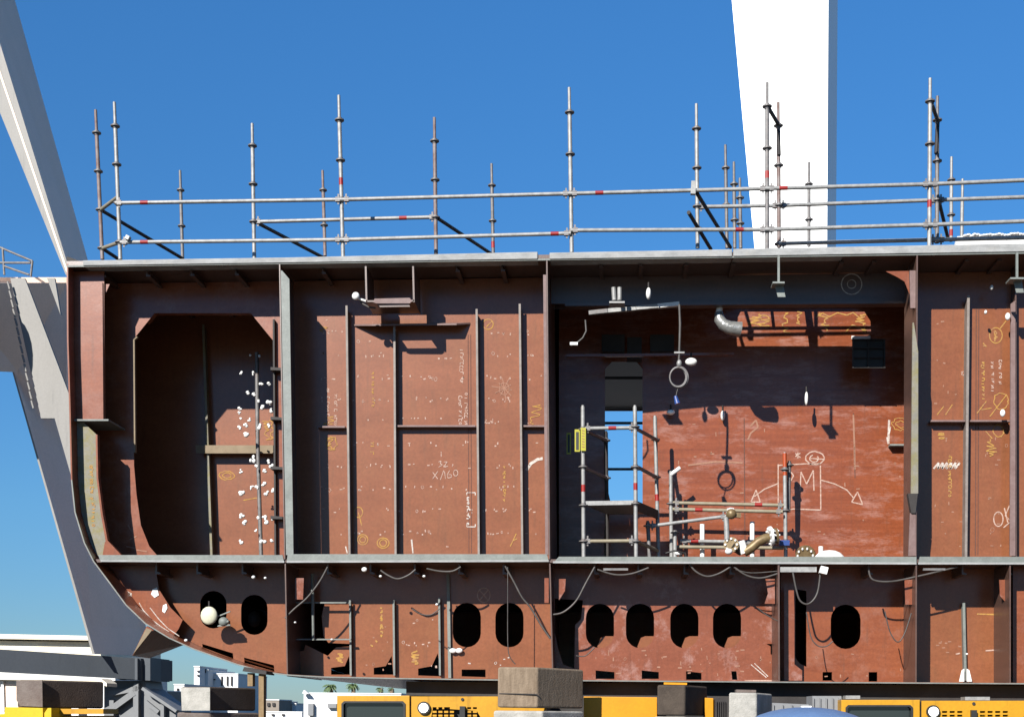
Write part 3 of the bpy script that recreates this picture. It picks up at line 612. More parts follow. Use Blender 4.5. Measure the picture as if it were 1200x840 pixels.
# ---------------------------------------------------------------- deck edge boards
def board(pl, label, Y=-.02, t=.25):
    m = MB(); m.plate(pl, Y, t); o = bevel(m.build('edge_board', M['weathered']), .008)
    return tag(o, label, 'board', 'boards along the front edge of the top deck')
board([(97,305),(340,301.5),(630,295),(630,303.5),(97,311.2)], 'long grey-white weathered board on the deck edge above the left bays, ending in a gap')
board([(644,296),(858,292),(858,300.4),(644,303.6)], 'short weathered pale board on the deck edge directly right of the gap')
board([(859.5,291.5),(1290,283.5),(1290,293.5),(859.5,300.2)], 'pale weathered board on the deck edge running from the white tower to the right border')
m = MB()
for i in range(44):
    x = 1131+i*3.6; m.ball(P(x, 276.5-(x-1131)*.02+random.uniform(-1.0,1.0), 1.0), (.035,.05,.02), 8, 6)
m.plate([(1122,277),(1290,273),(1290,284),(1120,287)], 1.02, .1)
o = m.build('insulation_roll', M['white']); tag(o, 'lumpy white rolled sheet lying on the deck behind the rails at the right', 'sheet')

# ---------------------------------------------------------------- scaffold
RT = .0262
def post(par, a, b_, ros, Y, mt='galv', name='post', spigot=True, tape=None, r=RT):
    A = P(*a, Y); B = P(*b_, Y); m = MB()
    d = (B-A); Ls = .30 if spigot else .02
    Q = A + d.normalized()*Ls
    m.tube([A, Q], r*.76, 10); m.tube([Q, B], r, 12)
    if par == 'thing': o = m.build(name, M[mt])
    else: o = m.build(name, M[mt], par)
    for y in ros:
        t = (y-a[1])/(b_[1]-a[1]); c = A.lerp(B, t); r_ = MB()
        r_.tube([c-Vector((0,0,.007)), c+Vector((0,0,.007))], r*2.3, 12); r_.tube([c-Vector((0,0,.03)), c+Vector((0,0,.03))], r*1.25, 10)
        r_.build('rosette', M['galv_dull'], o)
    for y in (tape or []):
        t = (y-a[1])/(b_[1]-a[1]); c = A.lerp(B, t); r_ = MB(); dd = d.normalized()*.045
        r_.tube([c-dd, c+dd], r*1.05, 12); r_.build('red_band', M['red_tape'], o)
    return o
def rail(par, a, Ya, b_, Yb, mt='galv', heads=True, tape=None, name='ledger', r=.0242):
    A = P(*a, Ya); B = P(*b_, Yb); m = MB(); m.tube([A, B], r, 10); o = m.build(name, M[mt], par)
    if heads:
        d = (B-A).normalized()
        for c, s in ((A, 1), (B, -1)):
            h = MB(); h.bar(c+d*s*.028, c+d*s*.085, .046, .058); h.bar(c+d*s*.05+Vector((0,0,.07)), c+d*s*.05-Vector((0,0,.06)), .010, .02); h.build('wedge_head', M['galv_dull'], o)
    for t in (tape or []):
        c = A.lerp(B, t); d = (B-A).normalized()*.05; h = MB(); h.tube([c-d, c+d], r*1.06, 10); h.build('red_band', M['red_tape'], o)
    return o
sc = empty('deck_scaffold', P(600,300,.5)); tag(sc, 'long galvanised guard scaffold of posts and double rails standing along the top deck edge', 'scaffold')
Y1, Y2, Y3 = .18, .85, 2.7
post(sc, (134,120), (141,304), (148,193,238,284), Y1); post(sc, (397,112), (402,301), (141,188,234,281), Y1, tape=[213])
post(sc, (667,103), (670,296), (132,181,227,272), Y1); post(sc, (899,97), (899,292), (125,174,221,269), Y1, 'galv_dull', tape=[205])
post(sc, (1090,92), (1089,289), (119,169,216,264), Y1, tape=[239])
for x0, y0, x1, y1, tp in ((135,238,401,234,[.13]),(401,234,668,227,None),(668,227,899,221,[.15]),(899,221,1090,216,[.1]),(1090,216,1290,207.5,None)): rail(sc, (x0,y0), Y1-.04, (x1,y1), Y1-.04, tape=tp)
for x0, y0, x1, y1, tp in ((141,284,401,281,[.11]),(401,281,669,273.5,[.93]),(669,270,899,269,[.86]),(899,269,1090,263.5,None),(1090,263.5,1290,256,None)): rail(sc, (x0,y0), Y1-.04, (x1,y1), Y1-.04, tape=tp)
post(sc, (112,129), (120,304), (156,201,246,291), Y2, 'galv_rust'); post(sc, (295.5,145), (298,303), (171,216,260), Y2, 'galv')
post(sc, (509,138), (511,298), (165.5,211,255), Y2, 'galv_rust'); post(sc, (816,122), (817.5,291), (151,197,242,268), Y2)
post(sc, (912,120), (913,290), (147.5,194,241,286), Y2, 'galv_rust'); post(sc, (1098.5,113), (1098,285), (141,189,235,282), Y2, 'galv_dull')
rail(sc, (298,260), Y2, (511,254.5), Y2, tape=[.82]); rail(sc, (817,242.5), Y2, (913,241), Y2); rail(sc, (913,241), Y2, (1098,234.5), Y2); rail(sc, (1098,234.5), Y2, (1290,228), Y2)
rail(sc, (913,285.5), .35, (1098,281), .35, 'galv'); rail(sc, (1098,281), .35, (1290,276.5), .35)
for a, ya, b_, yb in (((118,246),Y2,(138,231),Y1),((120,291),Y2,(140,284),Y1)): rail(sc, a, ya, b_, yb, 'galv_tan', heads=False, name='transom')
for a, ya, b_, yb in (((118,246),Y2,(214,303),Y3),((121,292),Y2,(141,305),1.2),((303,262),Y2,(381,303),Y3),((513,256),Y2,(578,299),Y3),((817,227),Y1,(856,290),Y3),((807,249),Y1,(833,292),1.6),((901,127),Y1,(912,146),Y2),((912,150),Y2,(913,182),Y2-.03),((1092,122),Y1,(1098.5,141),Y2),((1099,142),Y2,(1097,180),Y2-.03),((1097,222),Y2,(1111,280),Y3)):
    rail(sc, a, ya, b_, yb, 'dark_steel', heads=False, name='brace')
# stub with clamps
m = MB(); m.bar(P(148,278,Y1-.08), P(152,280,Y1-.08), .07, .05); m.bar(P(813,213,Y1-.05), P(812,228,Y1-.05), .06, .06); m.build('clamp', M['galv'], sc)
# free posts of the rear row
for a, b_, rs, mt, lb in (((211,200),(214,303),(223,265),'galv_dull','left-most short scaffold post of the rear row, between the two left rails'),
    ((378,200),(381,300),(223,264),'galv_rust','short rear scaffold post just left of the tall second front post'),
    ((576,192),(578,297),(217.5,259),'galv_dull','short rear scaffold post where the middle brace comes down'),
    ((850,170),(852,291),(197,240),'galv_dull','tallest of the three close rear posts left of the white tower edge'),
    ((860,190),(861,291),(216,258),'galv_dull','middle one of the three close rear posts beside the white tower edge'),
    ((867,209),(868,291),(232,262),'galv_dull','shortest of the three close rear posts beside the white tower edge'),
    ((948,190),(948,289),(216,257.5),'galv_dull','short rear scaffold post standing alone in front of the white tower'),
    ((1115,184),(1114.5,283),(211,252),'galv','rear scaffold post with red foot right of the tall right hand pair'),
    ((1128,210),(1127,280),(),'galv','plain thin post without collars at the right end of the rear row')):
    o = post('thing', a, b_, rs, Y3, mt, name='scaffold_post', tape=[b_[1]-10] if b_[0] in (578,1114.5) else None, r=RT*.95)
    tag(o, lb, 'scaffold post', 'rear row of scaffold posts on the top deck')

# scaffold tower inside the third bay
FZ = lambda x, y, Y: (x, y)
tw = empty('scaffold_tower', P(725,650,1.2)); tag(tw, 'galvanised scaffold tower with platform and yellow tag in front of the doorway', 'scaffold')
YA, YC = .68, 1.55
post(tw, (683,475), (684,664), (503,547,592,634), YA, spigot=False, tape=[572]); post(tw, (744,475), (745.5,664), (500,547,590,634), YA, spigot=False, tape=[570])
post(tw, (767.5,487), (772,664), (515,559), YC, spigot=False, tape=[583]); post(tw, (710,505), (712,664), (516,560), YC, 'dark_steel', spigot=False)
rail(tw, (684,502), YA, (745,501), YA, tape=[.55]); rail(tw, (684,634), YA, (745,633.5), YA, 'galv_tan')
for y in (503,547): 
    rail(tw, (745,y-1), YA, (771,y+13), YC, 'galv_dull', heads=False, name='transom'); rail(tw, (685,y+1), YA, (711,y+13), YC, 'galv_dull', heads=False, name='transom')
rail(tw, (746,634), YA, (771,645), YC, 'galv_tan', heads=False, name='transom')
q = [P(686,592,YA), P(743,591,YA), P(770,602,YC), P(712,603,YC)]
m = MB(); m.hexa(q, [v+Vector((0,0,.055)) for v in q]); m.build('platform', M['galv'], tw)
m = MB(); m.bar(P(745,592,YA), P(771,603,YC), .02, .12); m.build('toe_board', M['dark_steel'], tw)
m = MB(); m.plate([(680.5,501),(686.5,501),(686.5,528),(680.5,528)], YA-.06, .01); y_ = m.build('yellow_tag', M['yellow_tag'], tw)
m = MB(); 
for i in range(7): m.ribbon([(682,504+i*3.2),(685,504.8+i*3.2)], YA-.06, .9)
m.build('tag_print', M['chalk_faint'], y_)
m = MB(); m.plate([(673.5,503),(679.5,503),(679.5,529),(673.5,529)], YA-.02, .01); y2 = m.build('yellow_tag', M['yellow_tag'], tw)
m = MB(); m.plate([(675,506),(678.2,506),(678.2,527),(675,527)], YA-.024, .004); m.build('tag_print', M['black'], y2)
m = MB(); m.plate([(664,507),(669,507),(669,532),(664,532)], .6, .01); t0 = m.build('yellow_tag', M['yellow_tag']); tag(t0, 'narrow yellow outlined tag on the dark wall left of the scaffold tower', 'tag')
m = MB(); m.plate([(665.2,509),(667.8,509),(667.8,530),(665.2,530)], .596, .003); m.build('tag_print', M['black'], t0)
# low scaffold frame near the bulkhead
lf = empty('low_scaffold', P(850,650,1.6)); tag(lf, 'low scaffold frame with two long tan rails and an orange topped post', 'scaffold')
YL = 1.60
post(lf, (786,552), (787,668), (590,), YL, spigot=False); post(lf, (791,622), (791,668), (624,), YL-.1, 'galv', spigot=False)
m = MB(); m.tube([P(786,556,YL), P(797,548,YL)], .028, 10); m.build('bent_pipe', M['white'], lf)
p_ = post(lf, (919.5,530), (921,668), (550,598,634), YL, spigot=False); post(lf, (925,540), (924,600), (545,), YL+.1, 'galv_dull', spigot=False)
m = MB(); m.tube([P(919.5,531,YL), P(919.8,557,YL)], .0285, 12); m.build('orange_sleeve', M['orange'], p_)
m = MB(); m.bar(P(913,636,YL-.05), P(925,636,YL-.05), .06, .07); m.build('blue_clamp', M['blue_plug'], lf)
rail(lf, (788,589), YL, (919,592), YL, 'galv_tan', tape=[.77]); rail(lf, (788,596.5), YL-.1, (917,599.5), YL-.1, 'galv_tan', tape=[.24])
rail(lf, (760,616.5), 1.3, (852,604.5), 1.3, 'galv', name='loose_ledger'); rail(lf, (797,633.5), YL, (882,635), YL, 'galv', tape=[.2]); rail(lf, (792,640.5), YL, (918,642), YL, 'galv_tan', heads=False)
post(lf, (759,610), (762,668), (616,), 1.3, 'galv_dull', spigot=False)
for x, y0, y1, lb in ((823,614,668,'left of two short white pipe stubs standing behind the low scaffold frame'),(881.5,611,668,'right of two short white pipe stubs behind the low scaffold frame'),(962,640,668,'small white pipe stub barely showing above the deck edge by the flange'),(711,620,668,'pale yellow pipe stub under the scaffold tower platform')):
    m = MB(); m.tube([P(x,y0,1.7), P(x,y1,1.7)], .033, 12); o = m.build('pipe_stub', M['white'] if x != 711 else M['galv_tan']); bevel(o, .006)
    tag(o, lb, 'pipe', 'short pipe stubs on the middle deck')
# valve, pipe and flange
pv = empty('pipe_assembly', P(880,655,1.3)); tag(pv, 'brown bent pipe with bolted round flanges lying on the deck by the low scaffold', 'pipe')
Yp = 1.25
m = MB(); m.tube([P(872,647,Yp),P(880,642,Yp),P(888,635,Yp),P(897,630.5,Yp),P(906,629,Yp+.05)], .062, 16); m.build('bent_pipe', M['rust_pipe'], pv)
def flange(par, x, y, Y, r, axis, mt, bolts=8):
    c = P(x, y, Y); ax = Vector(axis).normalized(); m = MB(); m.tube([c-ax*.015, c+ax*.015], r, 20); o = m.build('flange', M[mt], par)
    u = ax.cross(Vector((0,0,1))).normalized(); w = ax.cross(u); bm = MB()
    for k in range(bolts):
        a = 2*math.pi*k/bolts; p = c + (u*math.cos(a)+w*math.sin(a))*r*.76; bm.tube([p-ax*.035, p+ax*.035], .014, 6)
    bm.build('bolts', M['white'], o); return o
flange(pv, 903, 628, Yp, .13, (1,.15,.15), 'white'); flange(pv, 909, 628, Yp+.05, .11, (1,.15,.15), 'rust_pipe')
flange(pv, 857, 638, 1.2, .10, (.15,1,0), 'rust_pipe'); m = MB(); m.tube([P(857,638,1.22), P(869,646,1.3)], .06, 14); m.build('valve_body', M['dark_steel'], pv)
m = MB(); m.tube([P(868,634,Yp), P(873,648,Yp)], .055, 14); m.build('white_sleeve', M['white'], pv)
m = MB(); m.tube([P(851,606,1.2), P(852,632,1.2)], .035, 12); m.build('riser', M['galv'], pv)
flange(pv, 856, 600, 1.2, .06, (.9,.4,0), 'white', 6); m = MB(); m.bar(P(851,602,1.2), P(868,604,1.2), .06, .06); m.ball(P(857,602,1.18), .07, 12, 8); m.build('valve_head', M['rust_pipe'], pv)
m = MB(); m.ball(P(854,646,1.0), (.05,.05,.04), 10, 7); m.ball(P(795,648,1.0), (.05,.04,.03), 10, 7); o = m.build('white_boot', M['white'], pv)
fe = empty('pipe_flange', P(945,655,1.2)); tag(fe, 'brown round bolted flange leaning on the deck right of the orange topped post', 'flange')
flange(fe, 944, 650, 1.2, .13, (.3,1,.5), 'rust_pipe', 10)
m = MB(); m.ball(P(972,656,1.0), (.2,.15,.13), 16, 8); o = m.build('white_sack', M['white']); tag(o, 'low white rounded sack on the deck beside the brown flange', 'sack')
# dark short post and hose by the frame
m = MB(); m.tube([P(780,648,1.0), P(790,645,1.0), P(803,648,.9), P(806,664,.3)], .012, 8); o = m.build('hose', M['black']); tag(o, 'short black hose end draped over the middle deck edge below the scaffold', 'hose')

# hanging objects in the third bay
Yh = .5
lt = empty('strip_light', P(745,362,.65)); tag(lt, 'long slanting silver strip fixture under the deck of the third bay', 'light fixture')
for (a, b_, mt) in (((690,367),(712,364.5),'galv_dull'),((712.5,364.5),(745,361.5),'galv'),((745.5,361.3),(770,359),'galv'),((770.5,359),(796,356.3),'white')):
    m = MB(); m.bar(P(*a,.65), P(*b_,.65), .06, .05); m.build('fixture_segment', M[mt], lt)
cr = empty('hanging_cable', P(796,480,Yh)); tag(cr, 'grey cable hanging with a coiled loop and a blue plug in the third bay', 'cable')
m = MB(); m.tube([P(796,357,Yh), P(797,380,Yh), P(796,416,Yh), P(795,430,Yh)], .016, 8); m.build('drop_cable', M['cable'], cr)
m = MB()
for k, (rr_, dx) in enumerate(((10,0),(10.8,.6),(9.3,-.5))):
    m.tube([P(795+dx+rr_*math.sin(a), 442-rr_*1.15*math.cos(a), Yh-.02+k*.015) for a in [2*math.pi*i/28 for i in range(29)]], .010, 7, caps=False)
m.build('coil', M['galv_dull'], cr)
m = MB(); m.tube([P(795,453,Yh), P(793,460,Yh), P(792,466,Yh)], .007, 6); m.build('tail', M['cable'], cr)
m = MB(); m.tube([P(791.5,464,Yh), P(794,473,Yh)], [.022,.038], 10); m.build('blue_plug', M['blue_plug'], cr)
m = MB(); m.bar(P(790,413.5,Yh), P(802,413.5,Yh), .05, .02); m.ball(P(796,426,Yh), (.035,.035,.05), 8, 6); m.build('clip', M['galv'], cr)
def bulb(x, y, rx, ry, Y, lb, mt='white', cat='lamp'):
    e = empty('work_lamp', P(x,y,Y)); tag(e, lb, cat, 'small pale lamps hanging in the bays')
    k = PXM(0,Y); m = MB(); m.ball(P(x,y,Y), (rx*k, .05, ry*k), 14, 8); m.build('lens', M[mt], e)
    m = MB(); m.tube([P(x,y-ry,Y), P(x,y-ry-6,Y)], .012, 8); m.build('bracket', M['dark_steel'], e)
bulb(810, 424, 7, 4.6, 1.35, 'oval white lamp right of the coiled cable loop')
bulb(786, 483, 5, 3, 1.95, 'small white lamp at the shadow line above the low scaffold', 'lamp')
bulb(760, 344, 3, 7, .3, 'narrow upright pale lamp under the deck above the strip fixture')
bulb(945, 467, 2, 8, 1.75, 'thin upright white lamp on the dark upper bulkhead')
bulb(847, 487, 2.6, 6, 2.0, 'small white fitting on the bulkhead above the rope shadow')
m = MB(); m.tube([P(719,337,.35), P(720,352,.35)], .03, 8); m.tube([P(726,337,.35), P(726,352,.35)], .03, 8); m.plate([(714,353),(732,353),(732,355),(714,355)], .3, .2); o = m.build('cable_gland', M['galv']); tag(o, 'pair of short grey glands on a small shelf above the strip fixture', 'bracket')
m = MB(); m.tube([P(686,375,.3), P(687,388,.3), P(683,396,.3), P(676,402,.3)], .012, 8); o = m.build('cable', M['cable']); tag(o, 'short curled cable end on the dark wall left of the strip fixture', 'cable')
m = MB(); m.bar(P(668,403,.3), P(677,403,.3), .05, .035); m.build('plug', M['white'], o)
m = MB(); m.tube([P(842,366,.80), P(843,374,.80), P(847,380,.80), P(854,384,.80), P(868,386,.82)], [.05,.07,.075,.085,.095], 16); o = m.build('duct_elbow', M['duct']); tag(o, 'silver foil duct elbow leading to the lit panels under the deck', 'duct')
m = MB(); m.tube([P(844,358,.80), P(842,367,.80)], .04, 12); m.build('duct_neck', M['white'], o)
m = MB(); m.tube([P(429,353,.1), P(420,350,.08), P(416,347,.08)], .016, 8); m.ball(P(417,347,.05), (.05,.04,.05), 10, 7); o = m.build('pipe_end', M['white']); tag(o, 'small white pipe end beside the square trunk under the deck', 'pipe')
m = MB(); m.tube([P(x,y,.12) for x,y in ((420,350),(425,356),(432,360),(440,361))], .012, 8); m.build('hose_tail', M['cable'], o)

# cables drooping in the double bottom
def droop(pts, label, Y=.05, r=.012, mt='cable'):
    vs = [P(x,y,Y) for x,y in pts]; 
    sm = []
    for i in range(len(vs)-1):
        p0 = vs[max(i-1,0)]; p1 = vs[i]; p2 = vs[i+1]; p3 = vs[min(i+2,len(vs)-1)]
        for t in (0,.2,.4,.6,.8): sm.append(.5*((2*p1)+(-p0+p2)*t+(2*p0-5*p1+4*p2-p3)*t*t+(-p0+3*p1-3*p2+p3)*t**3))
    sm.append(vs[-1]); m = MB(); m.tube(sm, r, 8); o = m.build('cable', M[mt]); tag(o, label, 'cable', 'cables drooping below the middle deck'); return o
droop([(384,664),(374,682),(360,700),(345,713),(334,724)], 'cable slanting down left to the first divider below the middle deck')
droop([(446,668),(455,674),(466,678),(478,674),(487,667)], 'short cable sagging under the deck between two white lugs')
droop([(500,666),(515,669),(530,669),(540,664)], 'shallow cable loop under the deck right of the white lugs')
droop([(483,713),(493,719),(505,720),(515,713)], 'thin brown cable loop in front of the stiffeners', r=.007)
droop([(592,663),(603,683),(612,700),(622,712),(634,732),(645,748)], 'thick cable running down right past the second oval hole')
droop([(595,664),(595,700),(595,750),(597,768),(604,778)], 'thin cable hanging straight through the right oval hole of the second bay', r=.006)
droop([(697,664),(686,684),(675,704),(660,717),(646,720)], 'cable curving down left from the deck to the thick divider')
droop([(700,667),(720,673),(740,672),(760,665)], 'shallow cable sag above the left pair of oval holes')
droop([(806,658),(815,669),(828,675),(842,672),(856,664)], 'cable loop hanging above the third oval hole')
droop([(860,664),(875,674),(892,677),(911,672)], 'cable sagging above the fourth oval hole')
droop([(862,667),(880,671),(911,669)], 'upper thin cable above the fourth oval hole', r=.007)
droop([(888,712),(898,720),(911,727)], 'thin reddish cable at the right end of the pierced floor', r=.007)
droop([(928,664),(933,690),(938,704),(948,707),(958,694),(962,664)], 'deep cable loop hanging in the narrow bay left of the single oval hole')
droop([(945,717),(950,745),(958,756),(968,757),(976,751)], 'thin red cable curving to the single oval hole', r=.007)
droop([(1018,668),(1023,679),(1045,681),(1080,674),(1122,664)], 'cable swinging up right across the divider near the right border')
droop([(1037,716),(1043,740),(1052,752),(1060,742),(1068,718)], 'thin cable loop on the plate right of the single oval hole', r=.007)
droop([(675,768),(686,768),(697,758)], 'short thin cable below the first oval hole of the third bay', r=.007)
M['cream_lens'] = paint('cream_lens', (.36,.35,.26), (.40,.39,.30), .5, 3, bump=0)
bulb(245, 721, 10.5, 11, .34, 'large round cream lamp in front of the left oval hole', 'cream_lens')
m = MB(); m.ball(P(262,728,.4), (.07,.05,.06), 10, 7); m.bar(P(255,722,.4), P(270,716,.4), .02, .015); m.bar(P(255,733,.4), P(270,732,.4), .02, .02); m.ball(P(267,728,.38), (.02,.02,.02), 8, 6); o = m.build('lamp_fitting', M['edge_steel']); tag(o, 'small metal fitting right of the round cream lamp', 'bracket')
m = MB(); m.plate([(914,664),(957,664),(957,670),(914,670)], .03, .03); o = m.build('deck_tray', M['galv']); tag(o, 'light grey tray under the deck between the narrow bay and its white box', 'tray')
m = MB(); m.bar(P(966,664,.02), P(964,672,.02), .09, .09); o = m.build('junction_box', M['white']); tag(o, 'tilted white box at the end of the grey tray under the deck', 'box')
for x0, x1, lb in ((707,736,'short grey flat bar under the deck above the left pair of oval holes'),(1082,1108,'short pale bar near the divider under the deck at right')):
    m = MB(); m.plate([(x0,665.5),(x1,665.5),(x1,668),(x0,668)], .03, .04); o = m.build('flat_bar', M['galv_dull']); tag(o, lb, 'bar')
m = MB(); m.ball(P(298+0,725,1.4), (.09,.09,.11), 12, 8); o = m.build('hole_fitting', M['dark_steel']); tag(o, 'dark rounded fitting seen inside the second oval hole from the left', 'fitting')

# ---------------------------------------------------------------- gantry crane behind
def facet(name, pts, th, m_, par, back=None):
    """panel given as (px,py,Y) corners, thickened to th behind it"""
    q = [P(*p) for p in pts]; n = (q[1]-q[0]).cross(q[2]-q[0]).normalized()
    if n.y > 0: n = -n
    q2 = [v - n*th for v in q]; k = len(q); m = MB()
    m.add(q+q2, [tuple(range(k)), tuple(range(2*k-1, k-1, -1))] + [(i, i+k, (i+1)%k+k, (i+1)%k) for i in range(k)])
    return m.build(name, m_, par)
cr = empty('gantry_crane', P(120,835,11)); cr.location.z = 0
tag(cr, 'pale grey gantry crane with leaning leg and base beam at the left border', 'crane')
# upper leaning leg: narrow lit front face and wide shaded side face
YF = 9.0
def leg(name, FL, FR, SR, yf, dep, par, mf='crane_paint', ms='crane_shade_lift'):
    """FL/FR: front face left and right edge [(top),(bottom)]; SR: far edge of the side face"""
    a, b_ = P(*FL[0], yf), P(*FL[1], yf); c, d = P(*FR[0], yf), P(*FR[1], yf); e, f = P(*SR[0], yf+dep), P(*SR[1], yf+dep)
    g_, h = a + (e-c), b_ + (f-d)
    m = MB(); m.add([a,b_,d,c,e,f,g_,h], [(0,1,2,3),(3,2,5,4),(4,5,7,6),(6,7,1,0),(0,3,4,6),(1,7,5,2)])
    o = m.build(name, M[ms], par); o.data.materials.append(M[mf]); o.data.polygons[0].material_index = 1; return o  # sunlit front and shaded sides carry separate copies of the paint
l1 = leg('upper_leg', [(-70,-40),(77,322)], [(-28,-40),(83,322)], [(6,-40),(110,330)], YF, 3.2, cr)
m = MB(); m.ribbon([(-43,-40),(80,322)], YF, 2.2, .01); m.build('edge_lip', M['crane_shade_lift'], l1)
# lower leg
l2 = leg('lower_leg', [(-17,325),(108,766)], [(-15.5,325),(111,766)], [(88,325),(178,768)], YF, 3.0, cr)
facet('leg_head', [(78,325,YF+.2),(14,325,YF-.2),(-60,325,YF-2.2),(-60,426,YF-2.2),(20,430,YF-.1),(78,500,YF+.6)], .1, M['crane_shade_lift'], cr)
# patches of sunlight on the leg, added as two pale panels
m = MB(); m.plate([(12,326),(29,326),(84,470),(84,560),(64,490),(48,490)], YF-1.3, .06); m.build('sun_patch_panel', M['crane_paint'], cr)
m = MB(); m.plate([(55,326),(64,326),(71,369)], YF-1.3, .06); m.build('sun_patch_panel', M['crane_paint'], cr)
m = MB()
for i in range(14):
    t = i/14; x, y = 9+30*t, 330+150*t; m.tube([P(x,y,YF-1.42), P(x+2.5,y+9,YF-1.42)], .02, 6)
m.build('conduit', M['crane_paint'], cr)
m = MB(); m.tube([P(-90,375,YF-2), P(-28,375,YF-2), P(-20,377,YF-2)], [.72,.72,.6], 20); m.build('winch_drum', M['crane_shade_lift'], cr)
# platform railing
rl = MB(); Yr = YF-.5
for a, b_ in (((-40,283),(0,290)),((0,290),(38,306)),((0,308),(36,308)),((38,306),(36,324)),((3,290),(5,322)),((-40,305),(0,308)),((5,312),(34,322))): rl.tube([P(*a,Yr), P(*b_,Yr)], .022, 6)
rl.build('railing', M['galv_dull'], cr)
# base beam
zt = P(0,765,YF).z
def xy(px, Y): return P(px, 800, Y).x
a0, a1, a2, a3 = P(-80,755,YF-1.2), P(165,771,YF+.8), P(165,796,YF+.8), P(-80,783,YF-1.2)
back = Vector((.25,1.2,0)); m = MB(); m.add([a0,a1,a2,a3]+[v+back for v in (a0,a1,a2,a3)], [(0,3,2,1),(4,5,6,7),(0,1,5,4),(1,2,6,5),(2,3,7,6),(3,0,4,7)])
m.build('base_beam', M['crane_beam_shade'], cr)
m = MB(); m.plate([(138,770),(176,770),(176,797),(138,795)], YF+.9, 1.2); m.build('beam_end', M['crane_beam_shade'], cr)
for x in (140,148,158): m = MB(); m.plate([(x,771),(x+3,771),(x+3,796),(x,796)], YF+.7, .25); m.build('web_rib', M['crane_beam_shade'], cr)
m = MB(); m.plate([(122,797),(170,797),(172,806),(206,832),(206,870),(122,870)], YF+1.0, 1.0); bg = m.build('bogie', M['crane_mid_shade'], cr)
for pl in ([(128,820),(133,820),(133,870),(128,870)], [(156,800),(162,800),(162,870),(156,870)], [(188,822),(192,825),(192,870),(188,870)]): m = MB(); m.plate(pl, YF+.85, .2); m.build('rib', M['crane_mid_shade'], bg)
m = MB(); m.bar(P(133,829,YF+.9), P(158,811,YF+.9), .12, .12); m.bar(P(130,812,YF+.9), P(163,806,YF+.9), .10, .10); m.bar(P(168,806,YF+.8), P(208,833,YF+.8), .18, .06); m.bar(P(171,822,YF+.9), P(186,834,YF+.9), .08, .08); m.build('brace', M['crane_mid_shade'], bg)
# left beige fascia building behind crane
hb = empty('cream_building', P(30,835,16)); hb.location.z = 0; tag(hb, 'long cream building with stacked roof fascias behind the crane leg at left', 'building')
m = MB(); 
m.plate([(-120,740),(118,745),(118,750),(-120,746)], 16.0, 5); m.build('roof_edge', M['cream'], hb)
m = MB(); m.plate([(-120,748.5),(118,752),(118,771),(-120,771)], 16.25, 4.5); m.build('upper_wall', M['cream'], hb)
m = MB(); m.plate([(-120,770),(135,770),(135,880),(-120,880)], 16.6, 4); m.build('wall', M['far_white'], hb)
hw = empty('site_cabin', P(50,835,8)); hw.location.z = 0; tag(hw, 'white cabin with pale roof edge and grey window below the crane beam', 'cabin')
m = MB(); m.add([P(-80,784,6.4),P(118,794.5,6.4),P(125,800,6.4),P(125,804,6.4),P(116,798.5,6.4),P(-80,794,6.4)]+[v+Vector((0,.5,0)) for v in [P(-80,784,6.4),P(118,794.5,6.4),P(125,800,6.4),P(125,804,6.4),P(116,798.5,6.4),P(-80,794,6.4)]],
      [(0,5,4,3,2,1),(6,7,8,9,10,11)]+[(i,(i+1)%6,(i+1)%6+6,i+6) for i in range(6)]); m.build('roof', M['cream'], hw)
m = MB(); m.plate([(-80,793),(92,797),(92,900),(-80,900)], 6.6, .4); m.build('wall', M['far_white'], hw)
m = MB(); m.plate([(3,800),(26,802),(26,830),(4,830)], 6.57, .05); m.build('window', M['crane_shade_lift'], hw)
m = MB(); m.plate([(1,798),(4,798),(5,832),(2,832)], 6.53, .05); m.build('frame', M['white'], hw)

# white tower (second crane leg) behind the right half
tl = empty('tower_leg', P(925,835,16)); tl.location.z = 0; tag(tl, 'huge bright white tapering tower leg rising behind the scaffold at right', 'tower')
a, b_, c, d = P(852,-60,14), P(886,310,14), P(969,310,14), P(971,-60,14)
e, f = P(982,-60,18), P(979.5,310,18)
m = MB(); k = [a, P(925,900,14)+Vector((-.2,0,0)), P(960,900,14), d, e, P(972,900,18)]
m.add([a,b_,c,d,e,f,a+(e-d),b_+(f-c)], [(0,1,2,3),(3,2,5,4),(4,5,7,6),(6,7,1,0),(0,3,4,6),(1,7,5,2)]); m.build('leg_shell', M['tower_white'], tl)
b0, c0 = P(886,310,14), P(969,310,14); m = MB(); m.add([b0,c0,c0+Vector((0,4,0)),b0+Vector((0,4,0))]+[Vector((v.x,v.y,0)) for v in (b0,c0,c0+Vector((0,4,0)),b0+Vector((0,4,0)))], [(0,1,2,3),(4,7,6,5),(0,4,5,1),(1,5,6,2),(2,6,7,3),(3,7,4,0)]); m.build('leg_foot', M['tower_white'], tl)

# ---------------------------------------------------------------- foreground blocks
def blk(x0, xm, x1, yt, yb, Y, lb, mt, name='support_block', cat='block', mt2=None, lean=0, skew=1.0, grp='support blocks in front of and below the hull'):
    """block standing cornerwise: front face x0..xm, side face xm..x1"""
    a, c, e = P(x0,yt,Y), P(xm,yt,Y+.02), P(x1,yt+skew,Y+.75)
    z0 = P(xm,yb,Y).z; g_ = a + (e-c)
    top = [a,c,e,g_]; zt_ = a.z
    top = [Vector((v.x,v.y,zt_)) for v in top]; bot = [Vector((v.x,v.y,z0)) for v in top]
    m = MB(); m.add(top+bot, [(0,1,2,3),(4,7,6,5),(0,4,5,1),(1,5,6,2),(2,6,7,3),(3,7,4,0)])
    o = bevel(m.build(name, M[mt]), .02, 3); tag(o, lb, cat, grp); return o
blk(583,630,684,781,829, -2.2, 'large timber block, tallest in the row, pale grained left face and dark right face', 'wood_block')
